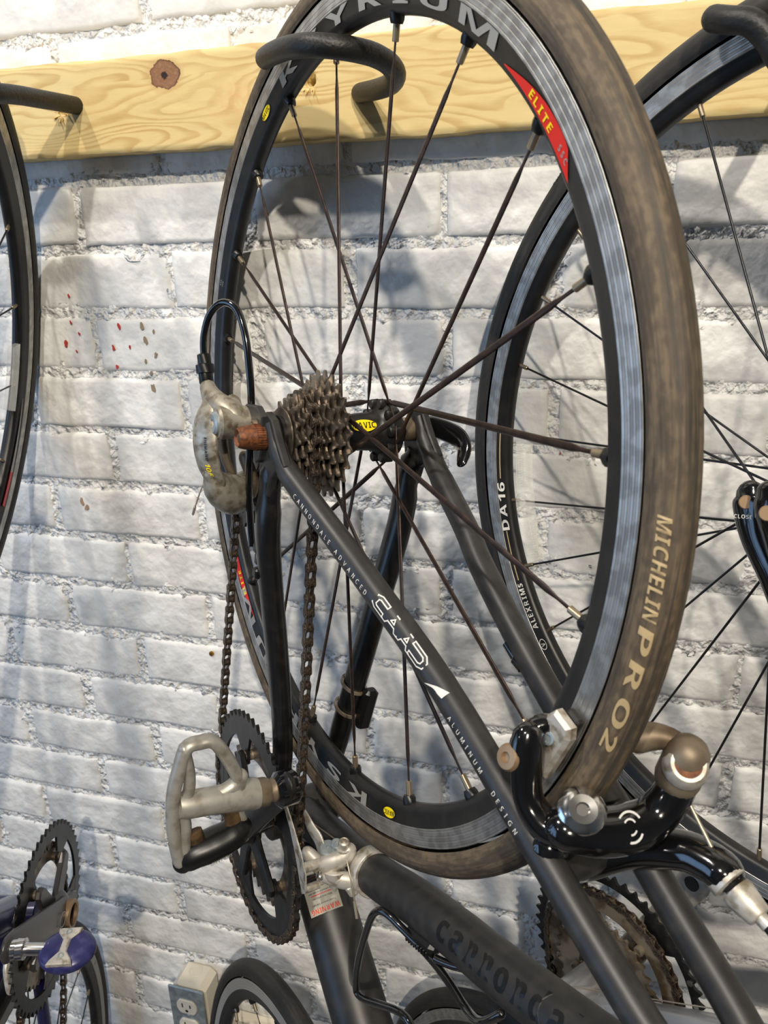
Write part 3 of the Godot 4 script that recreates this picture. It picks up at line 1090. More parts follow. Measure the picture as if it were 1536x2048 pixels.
func build_bike_middle() -> void:
	var o := bike_node("road_bicycle", Vector3(-0.69658185, 0.10171928, 0.71023018), Vector3(-0.07122524, -0.99481314, 0.07262077), Vector3(0.713933252, 0, 0.700213761), Vector3(-0.20878647, -0.15732521, 0.23812287))
	tag(o, "matt black bicycle in front, hung by its brown tyred rear wheel", "bicycle")
	var w := make_wheel(o, "rear_wheel", {"tyre": mat.tyre_brown, "rim": mat.rim_black, "rim_depth": 28.0, "spokes": 20, "first": 9.0, "flange": [[-31.0, 25.0, -82.0], [17.0, 25.0, -82.0]], "bladed": true, "spoke": mat.spoke, "nipple": mat.nipple, "tyre_R": 326.0, "tyre_r": 12.6})
	for deg in [5.0, 195.0]:
		rim_text(w, "KSYRIUM", 9.6, 298.2, 8.7, deg, mat.grey_print, 4.6, 9.0, 0.0, 1.0, -0.19)
	for deg in [-33.0, 157.0]:
		oval_badge(w, "MAVIC", 20.0, 8.8, func(p: Vector2, lift: float) -> Vector3: return polar(8.4 + 0.19 * p.y + lift, 298.2 + p.y, deg + rad_to_deg(p.x / 298.2)))
	for deg in [45.5, 225.5]:
		var lb := MB.new()
		var lo: Array = []
		var hi: Array = []
		for k in 15:
			var s := k / 14.0
			lo.append([293.4, deg - 8.5 + 17.0 * s])
			hi.append([293.6 + 9.6 * pow(sin(PI * minf(1.0, s / 1.55 + 0.02)), 1.2) * (1.0 if s < 0.85 else (1.0 - s) / 0.15), deg - 8.5 + 17.0 * s])
		for k in 14:
			var g := func(p: Array) -> Vector3: return polar(9.1 + 0.19 * (float(p[0]) - 303.0) + 0.35, p[0], p[1])
			lb.quad(g.call(lo[k]), g.call(hi[k]), g.call(hi[k + 1]), g.call(lo[k + 1]), 3)
		fin("label", lb, mat.red_print, w)
		rim_text(w, "ELITE", 4.6, 297.0, 8.6, deg + 0.2, mat.yellow_print, 1.5, 1.2, 0.2, 1.0, -0.19)
		rim_text(w, "SSC", 3.4, 297.6, 8.7, deg + 6.0, mat.grey_print, 1.1, 1.4, 0.0, 1.0, -0.19)
	rim_text(w, "SSC", 2.2, 300.5, 8.9, -70.0, mat.grey_print, 1.0, 0.6, 0.0, 1.0, -0.19)
	rim_text(w, "ISM", 1.8, 296.5, 8.2, -70.0, mat.grey_print, 1.0, 0.6, 0.0, 1.0, -0.19)
	tyre_text(w, "MICHELIN", 6.6, 1.05, 89.4, mat.gold_print, 1.13, 0.5, 326.0, 12.6, 0.25)
	tyre_text(w, "PRO", 7.2, 1.05, 99.6, mat.gold_print, 2.9, 2.6, 326.0, 12.6, 0.3)
	tyre_text(w, "2", 7.2, 1.05, 106.2, mat.gold_print, 2.6, 2.0, 326.0, 12.6, 0.3)
	# hub
	var b := MB.new()
	b.lathe([Vector2(0, -66), Vector2(8.5, -66), Vector2(9.5, -64), Vector2(9.5, -50), Vector2(11.5, -48), Vector2(12.5, -43), Vector2(21.5, -41), Vector2(23.5, -38), Vector2(23.5, -31), Vector2(22, -29), Vector2(17.5, -26), Vector2(15.6, -22), Vector2(15.2, -10), Vector2(14.2, 0), Vector2(14.2, 8), Vector2(18, 11), Vector2(26, 12.5), Vector2(26, 15.5), Vector2(20, 17), Vector2(16, 18), Vector2(16, 60), Vector2(9, 61), Vector2(9, 66), Vector2(0, 66)], Vector3.ZERO, Vector3(1, 0, 0), 40)
	var hub := fin("hub", b, mat.ring_black, w)
	for k in 10:
		b = MB.new()
		var p := polar(-30.5, 22.5, 9.0 + 36.0 * k)
		b.rod(p - Vector3(7, 0, 0), p + Vector3(4.5, 0, 0), 4.2, 10, 1.0)
		fin("flange_lug", b, mat.ring_black, w)
	b = MB.new()
	b.lathe([Vector2(9.8, -64.5), Vector2(9.9, -49)], Vector3.ZERO, Vector3(1, 0, 0), 28)
	fin("end_cap", b, mat.dirty_metal, w)
	var face := Vector2(CAM1.z, CAM1.y).angle() - 0.32      # towards the camera in (e, d)
	oval_badge(w, "MAVIC", 25.0, 11.5, func(p: Vector2, lift: float) -> Vector3:
		var q := face + p.y / -15.3 * -1.0 * -1.0
		return v(-8.5 - p.x, cos(q) * (15.35 + lift), sin(q) * (15.35 + lift)))
	build_cassette(o)
	build_frame_middle(o)
	build_crank_middle(o)
	build_derailleurs_middle(o)
	build_brake_middle(o)
	build_front_middle(o)


func build_cassette(o: Node3D) -> void:
	var c := group_node("cassette", o)
	var teeth := [12, 13, 14, 15, 16, 17, 19, 21, 23]
	for i in 9:
		var a := 52.5 - 3.95 * i
		var b := gear(teeth[i], 16.0 if i < 4 else 15.0, -0.9, 0.9)
		b.xf = Transform3D.IDENTITY
		var g := fin("sprocket", b, mat.cog, c)
		g.transform = Transform3D(frame(Vector3.ZERO, Vector3(1, 0, 0), Vector3(0, cos(i * 0.7), sin(i * 0.7))).basis, v(a, 0, 0) * MM)
		b = MB.new()
		var rr: float = 12.7 / (2.0 * sin(PI / teeth[i])) - 6.0
		b.lathe([Vector2(rr, a - 0.95), Vector2(rr, a - 3.0)], Vector3.ZERO, Vector3(1, 0, 0), 32)
		fin("spacer", b, mat.plastic_black, c)
	var b := MB.new()
	b.lathe([Vector2(9, 54), Vector2(19, 54), Vector2(21.5, 55), Vector2(21.5, 56.2), Vector2(13, 57), Vector2(9, 57)], Vector3.ZERO, Vector3(1, 0, 0), 36)
	fin("lock_ring", b, mat.cog, c)


func build_frame_middle(o: Node3D) -> void:
	var out := Vector3(1, 0, 0)
	for s in [1.0, -1.0]:
		var path := spline([v(s * 65, 4, -10), v(s * 65, 16, 6), v(s * 63.5, 32, 20), v(s * 60, 52, 31), v(s * 52, 100, 55), v(s * 45, 135, 75), v(s * 35, 208, 112), v(s * 30, 300, 162), v(s * 27.5, 350, 189), v(s * 25, 392, 210), v(s * 17, 450, 240)], 4)
		var rad: Array = []
		for i in path.size():
			rad.append([6.5, 7.6, 8.6, 9.2][mini(i / 4, 3)] if i < 16 else 9.3)
		var b := MB.new()
		b.tube(path, rad, 18)
		var st := fin("seat_stay", b, mat.frame_black, o)
		if s > 0:
			b = MB.new()
			lettering(b, "CANNONDALE ADVANCED", 3.5, along_tube(path, 9.3, 97, 0.72), 0.95, false, 2.5)
			lettering(b, "ALUMINUM", 3.2, along_tube(path, 9.3, 243, 0.78), 0.95, false, 2.5)
			lettering(b, "DESIGN", 3.2, along_tube(path, 9.3, 281, 0.78), 0.95, false, 2.3)
			fin("lettering", b, mat.white_print, st)
			caad(st, path)
		# chain stays
		path = spline([v(s * 64, 1, 17), v(s * 63, -4, 42), v(s * 62, -9, 80), v(s * 57, -15, 120), v(s * 50, -21, 165), v(s * 41, -29, 224), v(s * 31, -41, 295), v(s * 26, -53, 350), v(s * 24, -64, 392)], 4)
		rad = []
		for i in path.size(): rad.append([7.0, 12.0, 14.0, 14.2, 14.0, 13.8, 13.0, 12.5, 12.0][mini(int(round(i / 4.0)), 8)])
		b = MB.new()
		b.tube(path, rad, 20, 0.68, out)
		fin("chain_stay", b, mat.stay_black, o)
		# dropouts
		b = MB.new()
		b.xf = Transform3D(Basis(Vector3(0, 0, 1), Vector3(0, 1, 0), Vector3(1, 0, 0)), v(s * 66, 0, 0))
		b.extrude([Vector2(-17, 6), Vector2(-12, -12), Vector2(0, -19), Vector2(12, -15), Vector2(24, 0), Vector2(38, 14), Vector2(34, 24), Vector2(22, 22), Vector2(12, 30), Vector2(6, 46), Vector2(-10, 46), Vector2(-12, 24)], -3.2, 3.2, 1.0)
		fin("dropout", b, mat.frame_black, o)
	var b := MB.new()
	b.tube([v(-30, 312, 170), v(-14, 312, 172), v(14, 312, 172), v(30, 312, 170)], [8.5, 8.0, 8.0, 8.5], 14)
	fin("brake_bridge", b, mat.frame_black, o)
	b = MB.new()
	b.rod(v(-35, -67, 400), v(35, -67, 400), 21.5, 32, 1.5)
	fin("bottom_bracket_shell", b, mat.frame_black, o)
	var st := spline([v(0, -67, 400), v(0, 79, 360.5), v(0, 150, 334.5), v(0, 210, 316), v(0, 260, 302), v(0, 456, 240), v(0, 500, 226)], 4)
	b = MB.new()
	b.tube(st, 17.2, 28)
	var tube := fin("seat_tube", b, mat.frame_black, o)
	b = MB.new()
	lettering(b, "cannondale", 19.0, along_tube(st, 17.3, 277, 0.2), 0.92, true, 3.0)
	fin("lettering", b, mat.dark_print, tube)
	b = MB.new()
	b.tube([v(0, -67, 400), v(0, 79, 520), v(0, 370, 759)], 26.0, 32)
	var dt := fin("down_tube", b, mat.frame_black, o)
	warning_label(dt)
	b = MB.new()
	b.tube([v(0, 452, 242), v(0, 415, 735)], 17.0, 20)
	fin("top_tube", b, mat.frame_black, o)
	b = MB.new()
	b.rod(v(0, 325, 800), v(0, 445, 725), 20.0, 24, 2.0)
	fin("head_tube", b, mat.frame_black, o)
	# cable stop on the upper chain stay, brass adjuster on the other seat stay
	b = MB.new()
	b.xf = frame(v(63, -22, 104), v(0, -0.06, 1), out)
	b.box(Vector3(4, -3, -8), Vector3(5, 9, 9), 1.5)
	b.box(Vector3(3, -2, 2), Vector3(4, 6, 10), 1.2)
	b.box(Vector3(4, -3, 14), Vector3(5, 9, 9), 1.5)
	fin("cable_stop", b, mat.plastic_black, o)
	b = MB.new()
	b.tube([v(-30, 186, 106), v(-33, 200, 113.5)], [3.2, 6.0], 14)
	b.rod(v(-32.5, 196, 111.5), v(-33.5, 205, 116), 6.4, 16, 1.0)
	fin("cable_stop", b, mat.gloss_black, o)
	b = MB.new()
	var thread: Array = []
	var tr: Array = []
	for k in 60:
		thread.append(v(-33.5, 203, 115).lerp(v(-34, 238, 130), k / 59.0))
		tr.append(4.7 if k % 2 == 0 else 4.0)
	b.tube(thread, tr, 14)
	b.rod(v(-34, 237, 129.5), v(-34, 250, 136), 6.0, 12, 1.0)
	fin("barrel_adjuster", b, mat.brass, o)
	# magnet sensor tied to the lower chain stay
	b = MB.new()
	b.xf = frame(v(-40, -26, 268), v(0.1, -0.18, 1), v(0, 1, 0))
	b.box(Vector3(7, -4, 0), Vector3(12, 14, 44), 3.0)
	fin("cadence_sensor", b, mat.plastic_black, o)
	for k in [250.0, 276.0]:
		b = MB.new()
		b.xf = frame(v(-34.4 - (268.0 - k) * 0.14, -36.6 + (268.0 - k) * 0.17, k), v(0.12, -0.2, 1), v(0, 1, 0))
		var oo: Array = []
		var ii: Array = []
		for q in 28:
			var a := TAU * q / 28
			oo.append(Vector2(cos(a) * 15.6, sin(a) * 11.6))
			ii.append(Vector2(cos(a) * 13.6, sin(a) * 9.6))
		b.ring(oo, ii, -1.4, 1.4)
		fin("cable_tie", b, mat.dirty_metal, o)


# the outlined model badge: a ribbon of strokes laid on the stay
func caad(st: Node, path: Array) -> void:
	var f := along_tube(path, 9.3, 171, 0.3)
	var b := MB.new()
	var strokes := [
		[Vector2(-17, -4.6), Vector2(-26, -4.6), Vector2(-29.5, -3), Vector2(-29.5, 3), Vector2(-26, 4.6), Vector2(-17, 4.6), Vector2(-17, 2.2), Vector2(-25, 2.2), Vector2(-26.4, 1.4), Vector2(-26.4, -1.4), Vector2(-25, -2.2), Vector2(-17, -2.2), Vector2(-17, -4.6)],
		[Vector2(-16.5, -4.6), Vector2(-9, 4.6), Vector2(-6.4, 4.6), Vector2(1, -4.6), Vector2(-2.4, -4.6), Vector2(-4.2, -2.2), Vector2(-11.2, -2.2), Vector2(-13, -4.6), Vector2(-16.5, -4.6)],
		[Vector2(-9.6, -0.4), Vector2(-7.7, 2.2), Vector2(-5.8, -0.4), Vector2(-9.6, -0.4)],
		[Vector2(0, -4.6), Vector2(6.6, 4.6), Vector2(9.2, 4.6), Vector2(15, -4.6), Vector2(11.8, -4.6), Vector2(10.4, -2.2), Vector2(4.6, -2.2), Vector2(3.2, -4.6), Vector2(0, -4.6)],
		[Vector2(6.2, -0.4), Vector2(7.9, 2.2), Vector2(9.4, -0.4), Vector2(6.2, -0.4)],
		[Vector2(14, -4.6), Vector2(25, -4.6), Vector2(29, -2.4), Vector2(29, 2.4), Vector2(25, 4.6), Vector2(12.5, 4.6), Vector2(12.5, 2.4), Vector2(24, 2.4), Vector2(25.8, 1.2), Vector2(25.8, -1.2), Vector2(24, -2.2), Vector2(14, -2.2), Vector2(14, -4.6)]]
	for s in strokes:
		for i in s.size() - 1:
			var p: Vector2 = s[i]
			var q: Vector2 = s[i + 1]
			var n := (q - p).normalized() * 0.42
			var m := Vector2(-n.y, n.x)
			b.quad(f.call(p - n - m), f.call(p - n + m), f.call(q + n + m), f.call(q + n - m), 4)
	fin("lettering", b, mat.white_print, st)
	b = MB.new()
	f = along_tube(path, 9.3, 209, 0.45)
	for i in 8:
		for j in 8:
			var P := func(u: float, w: float) -> Vector3:
				var x := -7.0 + 16.0 * u
				var lo := -5.4 + 3.4 * u + (2.2 * sin(PI * u) if u < 0.7 else 1.6)
				return f.call(Vector2(x, lerpf(lo, -5.0 + 10.5 * pow(u, 0.8), w)))
			b.quad(P.call(i / 8.0, j / 8.0), P.call(i / 8.0, (j + 1) / 8.0), P.call((i + 1) / 8.0, (j + 1) / 8.0), P.call((i + 1) / 8.0, j / 8.0), 4)
	fin("lettering", b, mat.white_print, st)


func warning_label(dt: Node) -> void:
	# a small caution sticker wrapped on the down tube, upside down
	var axis := v(0, 146, 119.5).normalized()
	var org := v(0, -67, 400) + axis * 74.0
	var c := CAM1 - org
	c = (c - axis * c.dot(axis)).normalized()
	var side := axis.cross(c)
	if side.dot(v(0, 1, -1)) < 0: side = -side
	var f := func(p: Vector2, lift: float = 0.25) -> Vector3:
		var q := -p.x / 26.0 - 0.1
		return org + axis * -p.y + (c * cos(q) + side * sin(q)) * (26.0 + lift)
	var b := MB.new()
	var hw := 16.5
	for i in 8:
		for j in 8:
			var x0 := -hw + i * hw / 4
			var x1 := x0 + hw / 4
			var y0 := -26.0 + j * 6.5
			var y1 := y0 + 6.5
			b.quad(f.call(Vector2(x0, y0)), f.call(Vector2(x0, y1)), f.call(Vector2(x1, y1)), f.call(Vector2(x1, y0)), 2)
	fin("warning_sticker", b, mat.sticker, dt)
	b = MB.new()
	lettering(b, "WARNING", 4.4, func(p: Vector2) -> Vector3: return f.call(Vector2(p.x, -p.y - 22.5), 0.45), 0.9, true, 0.3)
	fin("lettering", b, mat.orange_print, dt)
	b = MB.new()
	var lines := ["To avoid serious or fatal injury", "follow these safety rules:", "Wear a helmet at all times when", "riding a bicycle.", "See the Owner's Manual before riding.", "Get the brakes checked before riding."]
	var y := -17.4
	for ln in lines:
		lettering(b, ln, 1.5, func(p: Vector2) -> Vector3: return f.call(Vector2(p.x, -p.y + y), 0.45), 0.72, true, 0.05)
		y += 5.2
	fin("lettering", b, mat.dark_print, dt)
	b = MB.new()
	for yy in [-9.6, 0.8, 5.9]:
		for i in 5:
			var x0 := -10.0 + i * 4.0
			b.quad(f.call(Vector2(x0, yy), 0.4), f.call(Vector2(x0, yy + 0.7), 0.4), f.call(Vector2(x0 + 4, yy + 0.7), 0.4), f.call(Vector2(x0 + 4, yy), 0.4), 2)
	fin("underline", b, mat.red_print, dt)


func build_front_middle(o: Node3D) -> void:
	# fork and front wheel; the wheel is turned a little at the steering
	var inv := o.transform.affine_inverse()
	var FRONT1 := Transform3D(Basis(Vector3(-0.708099, 0.13984, 0.692128), Vector3(-0.100003, -0.990174, 0.097748), Vector3(0.698996, 0, 0.715126)).orthonormalized(), Vector3(-0.301809, -1.174479, 0.28941))
	var w := make_wheel(o, "front_wheel", {"tyre": mat.tyre_dark, "rim": mat.rim_black, "rim_depth": 28.0, "spokes": 18, "first": -2.0, "flange": [[-34.0, 18.0, 0.0], [34.0, 18.0, 0.0]], "bladed": true, "spoke": mat.spoke, "nipple": mat.nipple, "tyre_R": 326.0, "tyre_r": 12.4, "track": mat.grey_print})
	w.transform = inv * FRONT1
	rim_text(w, "KSYRIUM", 9.6, 298.2, 8.7, 8.0, mat.dark_print, 4.4, 8.0, 0.0, 1.0, -0.19)
	var b := MB.new()
	b.lathe([Vector2(0, -50), Vector2(8, -50), Vector2(9, -38), Vector2(20, -36), Vector2(20, -32), Vector2(11, -28), Vector2(11, 28), Vector2(20, 32), Vector2(20, 36), Vector2(9, 38), Vector2(8, 50), Vector2(0, 50)], Vector3.ZERO, Vector3(1, 0, 0), 28)
	fin("hub", b, mat.ring_black, w)
	for s in [1.0, -1.0]:
		b = MB.new()
		b.tube(spline([v(s * 52, -30, 1022), v(s * 50, 40, 985), v(s * 44, 160, 910), v(s * 34, 290, 825), v(s * 20, 325, 800)], 4), 11.0, 14, 0.7, Vector3(1, 0, 0))
		fin("fork_blade", b, mat.frame_black, o)
	b = MB.new()
	b.box(v(0, 325, 800), Vector3(70, 30, 36), 6.0)
	fin("fork_crown", b, mat.frame_black, o)


# chainring with inward tabs for the bolts; centre c (mm), angle of the first bolt in degrees
func chainring(parent: Node, teeth: int, c: Vector3, rin: float, bcd: float, bolts: int, ang: float, m: Material, tab: bool = true, thick: float = 1.6) -> void:
	var T := frame(Vector3.ZERO, Vector3(1, 0, 0), Vector3(0, 0, 1)).basis      # x -> e, y -> -d, z -> a
	var b := gear(teeth, rin, -thick, thick)
	if tab:
		for k in bolts:
			var q := deg_to_rad(ang) + TAU * k / bolts
			var u := Vector2(cos(q), sin(q))
			var w := Vector2(-u.y, u.x)
			b.extrude([u * (bcd - 7.0) + w * 5.0, u * (bcd - 9.0), u * (bcd - 7.0) - w * 5.0, u * bcd - w * 8.0, u * (bcd + 6.0) - w * 9.0, u * (rin + 2.0) - w * 24.0, u * (rin + 1.5), u * (rin + 2.0) + w * 24.0, u * (bcd + 6.0) + w * 9.0, u * bcd + w * 8.0], -thick + 0.2, thick - 0.2)
	var g := fin("chainring", b, m, parent)
	g.transform = Transform3D(T, c * MM)
	for k in bolts:
		var q := deg_to_rad(ang) + TAU * k / bolts
		b = MB.new()
		var p := Vector3(cos(q) * bcd, sin(q) * bcd, 0)
		b.lathe([Vector2(0, 5.4), Vector2(2.6, 5.4), Vector2(3.0, 6.6), Vector2(5.0, 6.2), Vector2(5.2, 5), Vector2(5.2, -4)], p, Vector3(0, 0, 1), 16)
		fin("chainring_bolt", b, mat.dirty_metal, g)


func spider(parent: Node, c: Vector3, bcd: float, bolts: int, ang: float, m: Material, a0: float, a1: float, wide: float = 9.0) -> void:
	var T := frame(Vector3.ZERO, Vector3(1, 0, 0), Vector3(0, 0, 1)).basis
	var b := MB.new()
	for k in bolts:
		var q := deg_to_rad(ang) + TAU * k / bolts
		var u := Vector2(cos(q), sin(q))
		var w := Vector2(-u.y, u.x)
		b.extrude([u * 12.0 - w * 13.0, u * 30.0 - w * wide, u * (bcd - 8.0) - w * (wide - 1.0), u * (bcd + 4.0) - w * 7.0, u * (bcd + 7.0), u * (bcd + 4.0) + w * 7.0, u * (bcd - 8.0) + w * (wide - 1.0), u * 30.0 + w * wide, u * 12.0 + w * 13.0], a0, a1, 1.5)
	b.lathe([Vector2(0, a0 - 2), Vector2(19, a0 - 2), Vector2(20, a0), Vector2(20, a1), Vector2(16, a1 + 4), Vector2(0, a1 + 4)], Vector3.ZERO, Vector3(0, 0, 1), 28)
	fin("spider", b, m, parent).transform = Transform3D(T, c * MM)


func build_crank_middle(o: Node3D) -> void:
	var bb := Vector2(-67.6, 400.4)
	var c := group_node("crankset", o)
	chainring(c, 53, v(47, bb.x, bb.y), 88.0, 65.0, 5, 112.0, mat.ring_black)
	chainring(c, 39, v(39.5, bb.x, bb.y), 60.0, 65.0, 5, 112.0, mat.cog, false)
	spider(c, v(0, bb.x, bb.y), 65.0, 5, 112.0, mat.ring_black, 49.0, 55.0)
	# the arm points into the room, towards the camera
	var b := MB.new()
	var p0 := v(61, bb.x, bb.y)
	var p1 := v(67, 52, 277)
	var dir := (p1 - p0).normalized()
	var side := Vector3(1, 0, 0)
	b.tube(spline([p0 - dir * 14.0, p0, p0 + dir * 50.0, p0 + dir * 120.0, p1 - dir * 6.0, p1 + dir * 6.0], 4), [12, 14, 16, 17, 17.5, 17.2, 16.8, 16.2, 15.6, 15, 14.4, 13.8, 13.4, 13, 12.8, 12.8, 12.8, 12.8, 12.7, 12.4, 12.0], 18, 0.5, side, true)
	var arm := fin("crank_arm", b, mat.ring_black, c)
	b = MB.new()
	b.rod(p1 - side * 9.0, p1 + side * 10.0, 14.5, 28, 3.0)
	fin("arm_end", b, mat.gloss_black, c)
	b = MB.new()
	b.rod(v(36, bb.x, bb.y), v(72, bb.x, bb.y), 12.0, 24, 2.0)
	fin("axle_cap", b, mat.ring_black, c)
	b = MB.new()
	b.lathe([Vector2(8.8, 0.3), Vector2(9.4, 0.6), Vector2(10.0, 0.3)], p0 + dir * 36.0 + side * 8.4, side, 32)
	fin("emblem", b, mat.plate_steel, c)
	# left arm, on the far side
	b = MB.new()
	var q0 := v(-61, bb.x, bb.y)
	var q1 := v(-67, bb.x - 119.6, bb.y + 123.4)
	b.tube([q0, q0.lerp(q1, 0.3), q1], [15.0, 14.0, 11.5], 14, 0.5, side, true)
	b.rod(v(-36, bb.x, bb.y), v(-66, bb.x, bb.y), 12.0, 20, 2.0)
	fin("crank_arm", b, mat.ring_black, c)
	build_pedal_middle(o, p1)
	# chain: from the cassette over the top, round the pulleys and the big ring
	var cog := Vector2(0, 0)
	var path: Array = []
	path.append_array(arc_path(bb, 107.4, deg_to_rad(199), deg_to_rad(20), 47, 90))        # round the ring, front to back
	var up: Array = arc_path(cog, 30.6, deg_to_rad(20), deg_to_rad(-168), 39.8, 20)
	path.append_array(up)
	path.append_array([v(42, -37, 22), v(44, -50, 40)])
	path.append_array([v(46, -78, 52), v(47, -98, 62), v(48, -112, 74), v(48, -121, 90)])
	path.append(v(47, bb.x + 107.4 * cos(deg_to_rad(199)), bb.y + 107.4 * sin(deg_to_rad(199))))
	lay_chain(o, path, link_meshes(), mat.chain)


func build_pedal_middle(o: Node3D, p1: Vector3) -> void:
	var p := group_node("pedal", o)
	var E := p1.z
	var b := MB.new()
	var out := Vector3(1, 0, 0)
	var ax := v(66, E, 277)
	var tip := v(156, E - 1, 267)
	var dir := (tip - ax).normalized()
	b.lathe([Vector2(0, 8), Vector2(8.5, 8), Vector2(9.5, 12), Vector2(8, 15), Vector2(8, 20), Vector2(10, 21), Vector2(10, 25), Vector2(6, 27)], ax, dir, 20)
	fin("pedal_spindle", b, mat.dirty_metal, p)
	b = MB.new()
	b.lathe([Vector2(0, 17), Vector2(11, 17), Vector2(11.5, 19), Vector2(11.5, 27), Vector2(0, 27)], ax, dir, 8)
	fin("lock_nut", b, mat.dirty_metal, p)
	# body: a barrel round the spindle, a tall hoop above it and two legs below
	b = MB.new()
	b.tube([ax + dir * 26, ax + dir * 30, ax + dir * 60, tip - dir * 8, tip - dir * 2], [12.0, 12.4, 10.6, 10.6, 9.0], 20)
	var flat := Vector3(0, 0, 1)
	var hoop := spline([v(106, E, 266), v(109, E, 252), v(117, E, 234), v(127, E, 218.5), v(137, E - 1, 217), v(147, E - 1, 219), v(153, E - 1, 236), v(157.5, E - 1, 256), v(158.5, E - 1, 275), v(157.5, E - 1, 295), v(154, E, 316)], 6)
	b.tube(hoop, 5.2, 12, 1.3, flat, true)
	b.tube(spline([v(149, E - 1, 219), v(145.5, E - 1, 240), v(146, E - 1, 256), v(152, E - 1, 268), v(149, E, 284), v(150, E, 312)], 5), 4.4, 10, 1.3, flat, true)
	b.tube(spline([v(104, E, 270), v(106.5, E, 284), v(103.5, E, 296), v(102.5, E, 311)], 4), [5.6, 5.4, 5.0, 4.6, 4.4, 4.2, 4.0, 4.0, 4.0, 4.0, 4.0, 4.0, 4.2], 10, 1.3, flat, true)
	b.tube(spline([v(128, E, 268), v(112, E, 262), v(106, E, 255)], 4), 6.5, 10, 1.0, flat, true)
	fin("pedal_body", b, mat.pedal_metal, p)
	b = MB.new()
	b.tube(spline([v(143, E + 1, 292), v(141, E + 1, 300), v(139, E, 316)], 3), 6.5, 10, 0.6, flat)
	b.tube(spline([v(112, E + 1, 280), v(111, E + 1, 292), v(111, E, 312)], 3), 7.5, 10, 0.6, flat)
	fin("tension_spring", b, mat.grime, p)
	b = MB.new()
	b.tube(spline([v(151, E - 2, 319), v(143, E - 1, 313), v(130, E, 310), v(116, E + 1, 306), v(106, E + 1, 301)], 5), [8, 9, 10, 10.5, 11, 11.2, 11.4, 11.6, 11.8, 12, 12, 12, 12, 11.8, 11.6, 11.4, 11.2, 11, 10.6, 10, 9.5], 16, 1.2, flat, true)
	var bind := fin("binding_plate", b, mat.plastic_black, p)
	b = MB.new()
	lettering(b, "SHIMANO", 2.6, func(t: Vector2) -> Vector3: return v(126.0 + t.x * 0.97, E + 15.4, 313.0 + t.y - t.x * -0.2), 1.0, true, 0.2)
	fin("lettering", b, mat.grey_print, bind)
	b = MB.new()
	for k in 8:
		b.ball(v(163.0 - absf(k - 3.5) * 0.15, E - 1, 262.0 + k * 5.0), 0.9, out, 1.0, 6)
	fin("grip_dot", b, mat.pedal_metal, p)


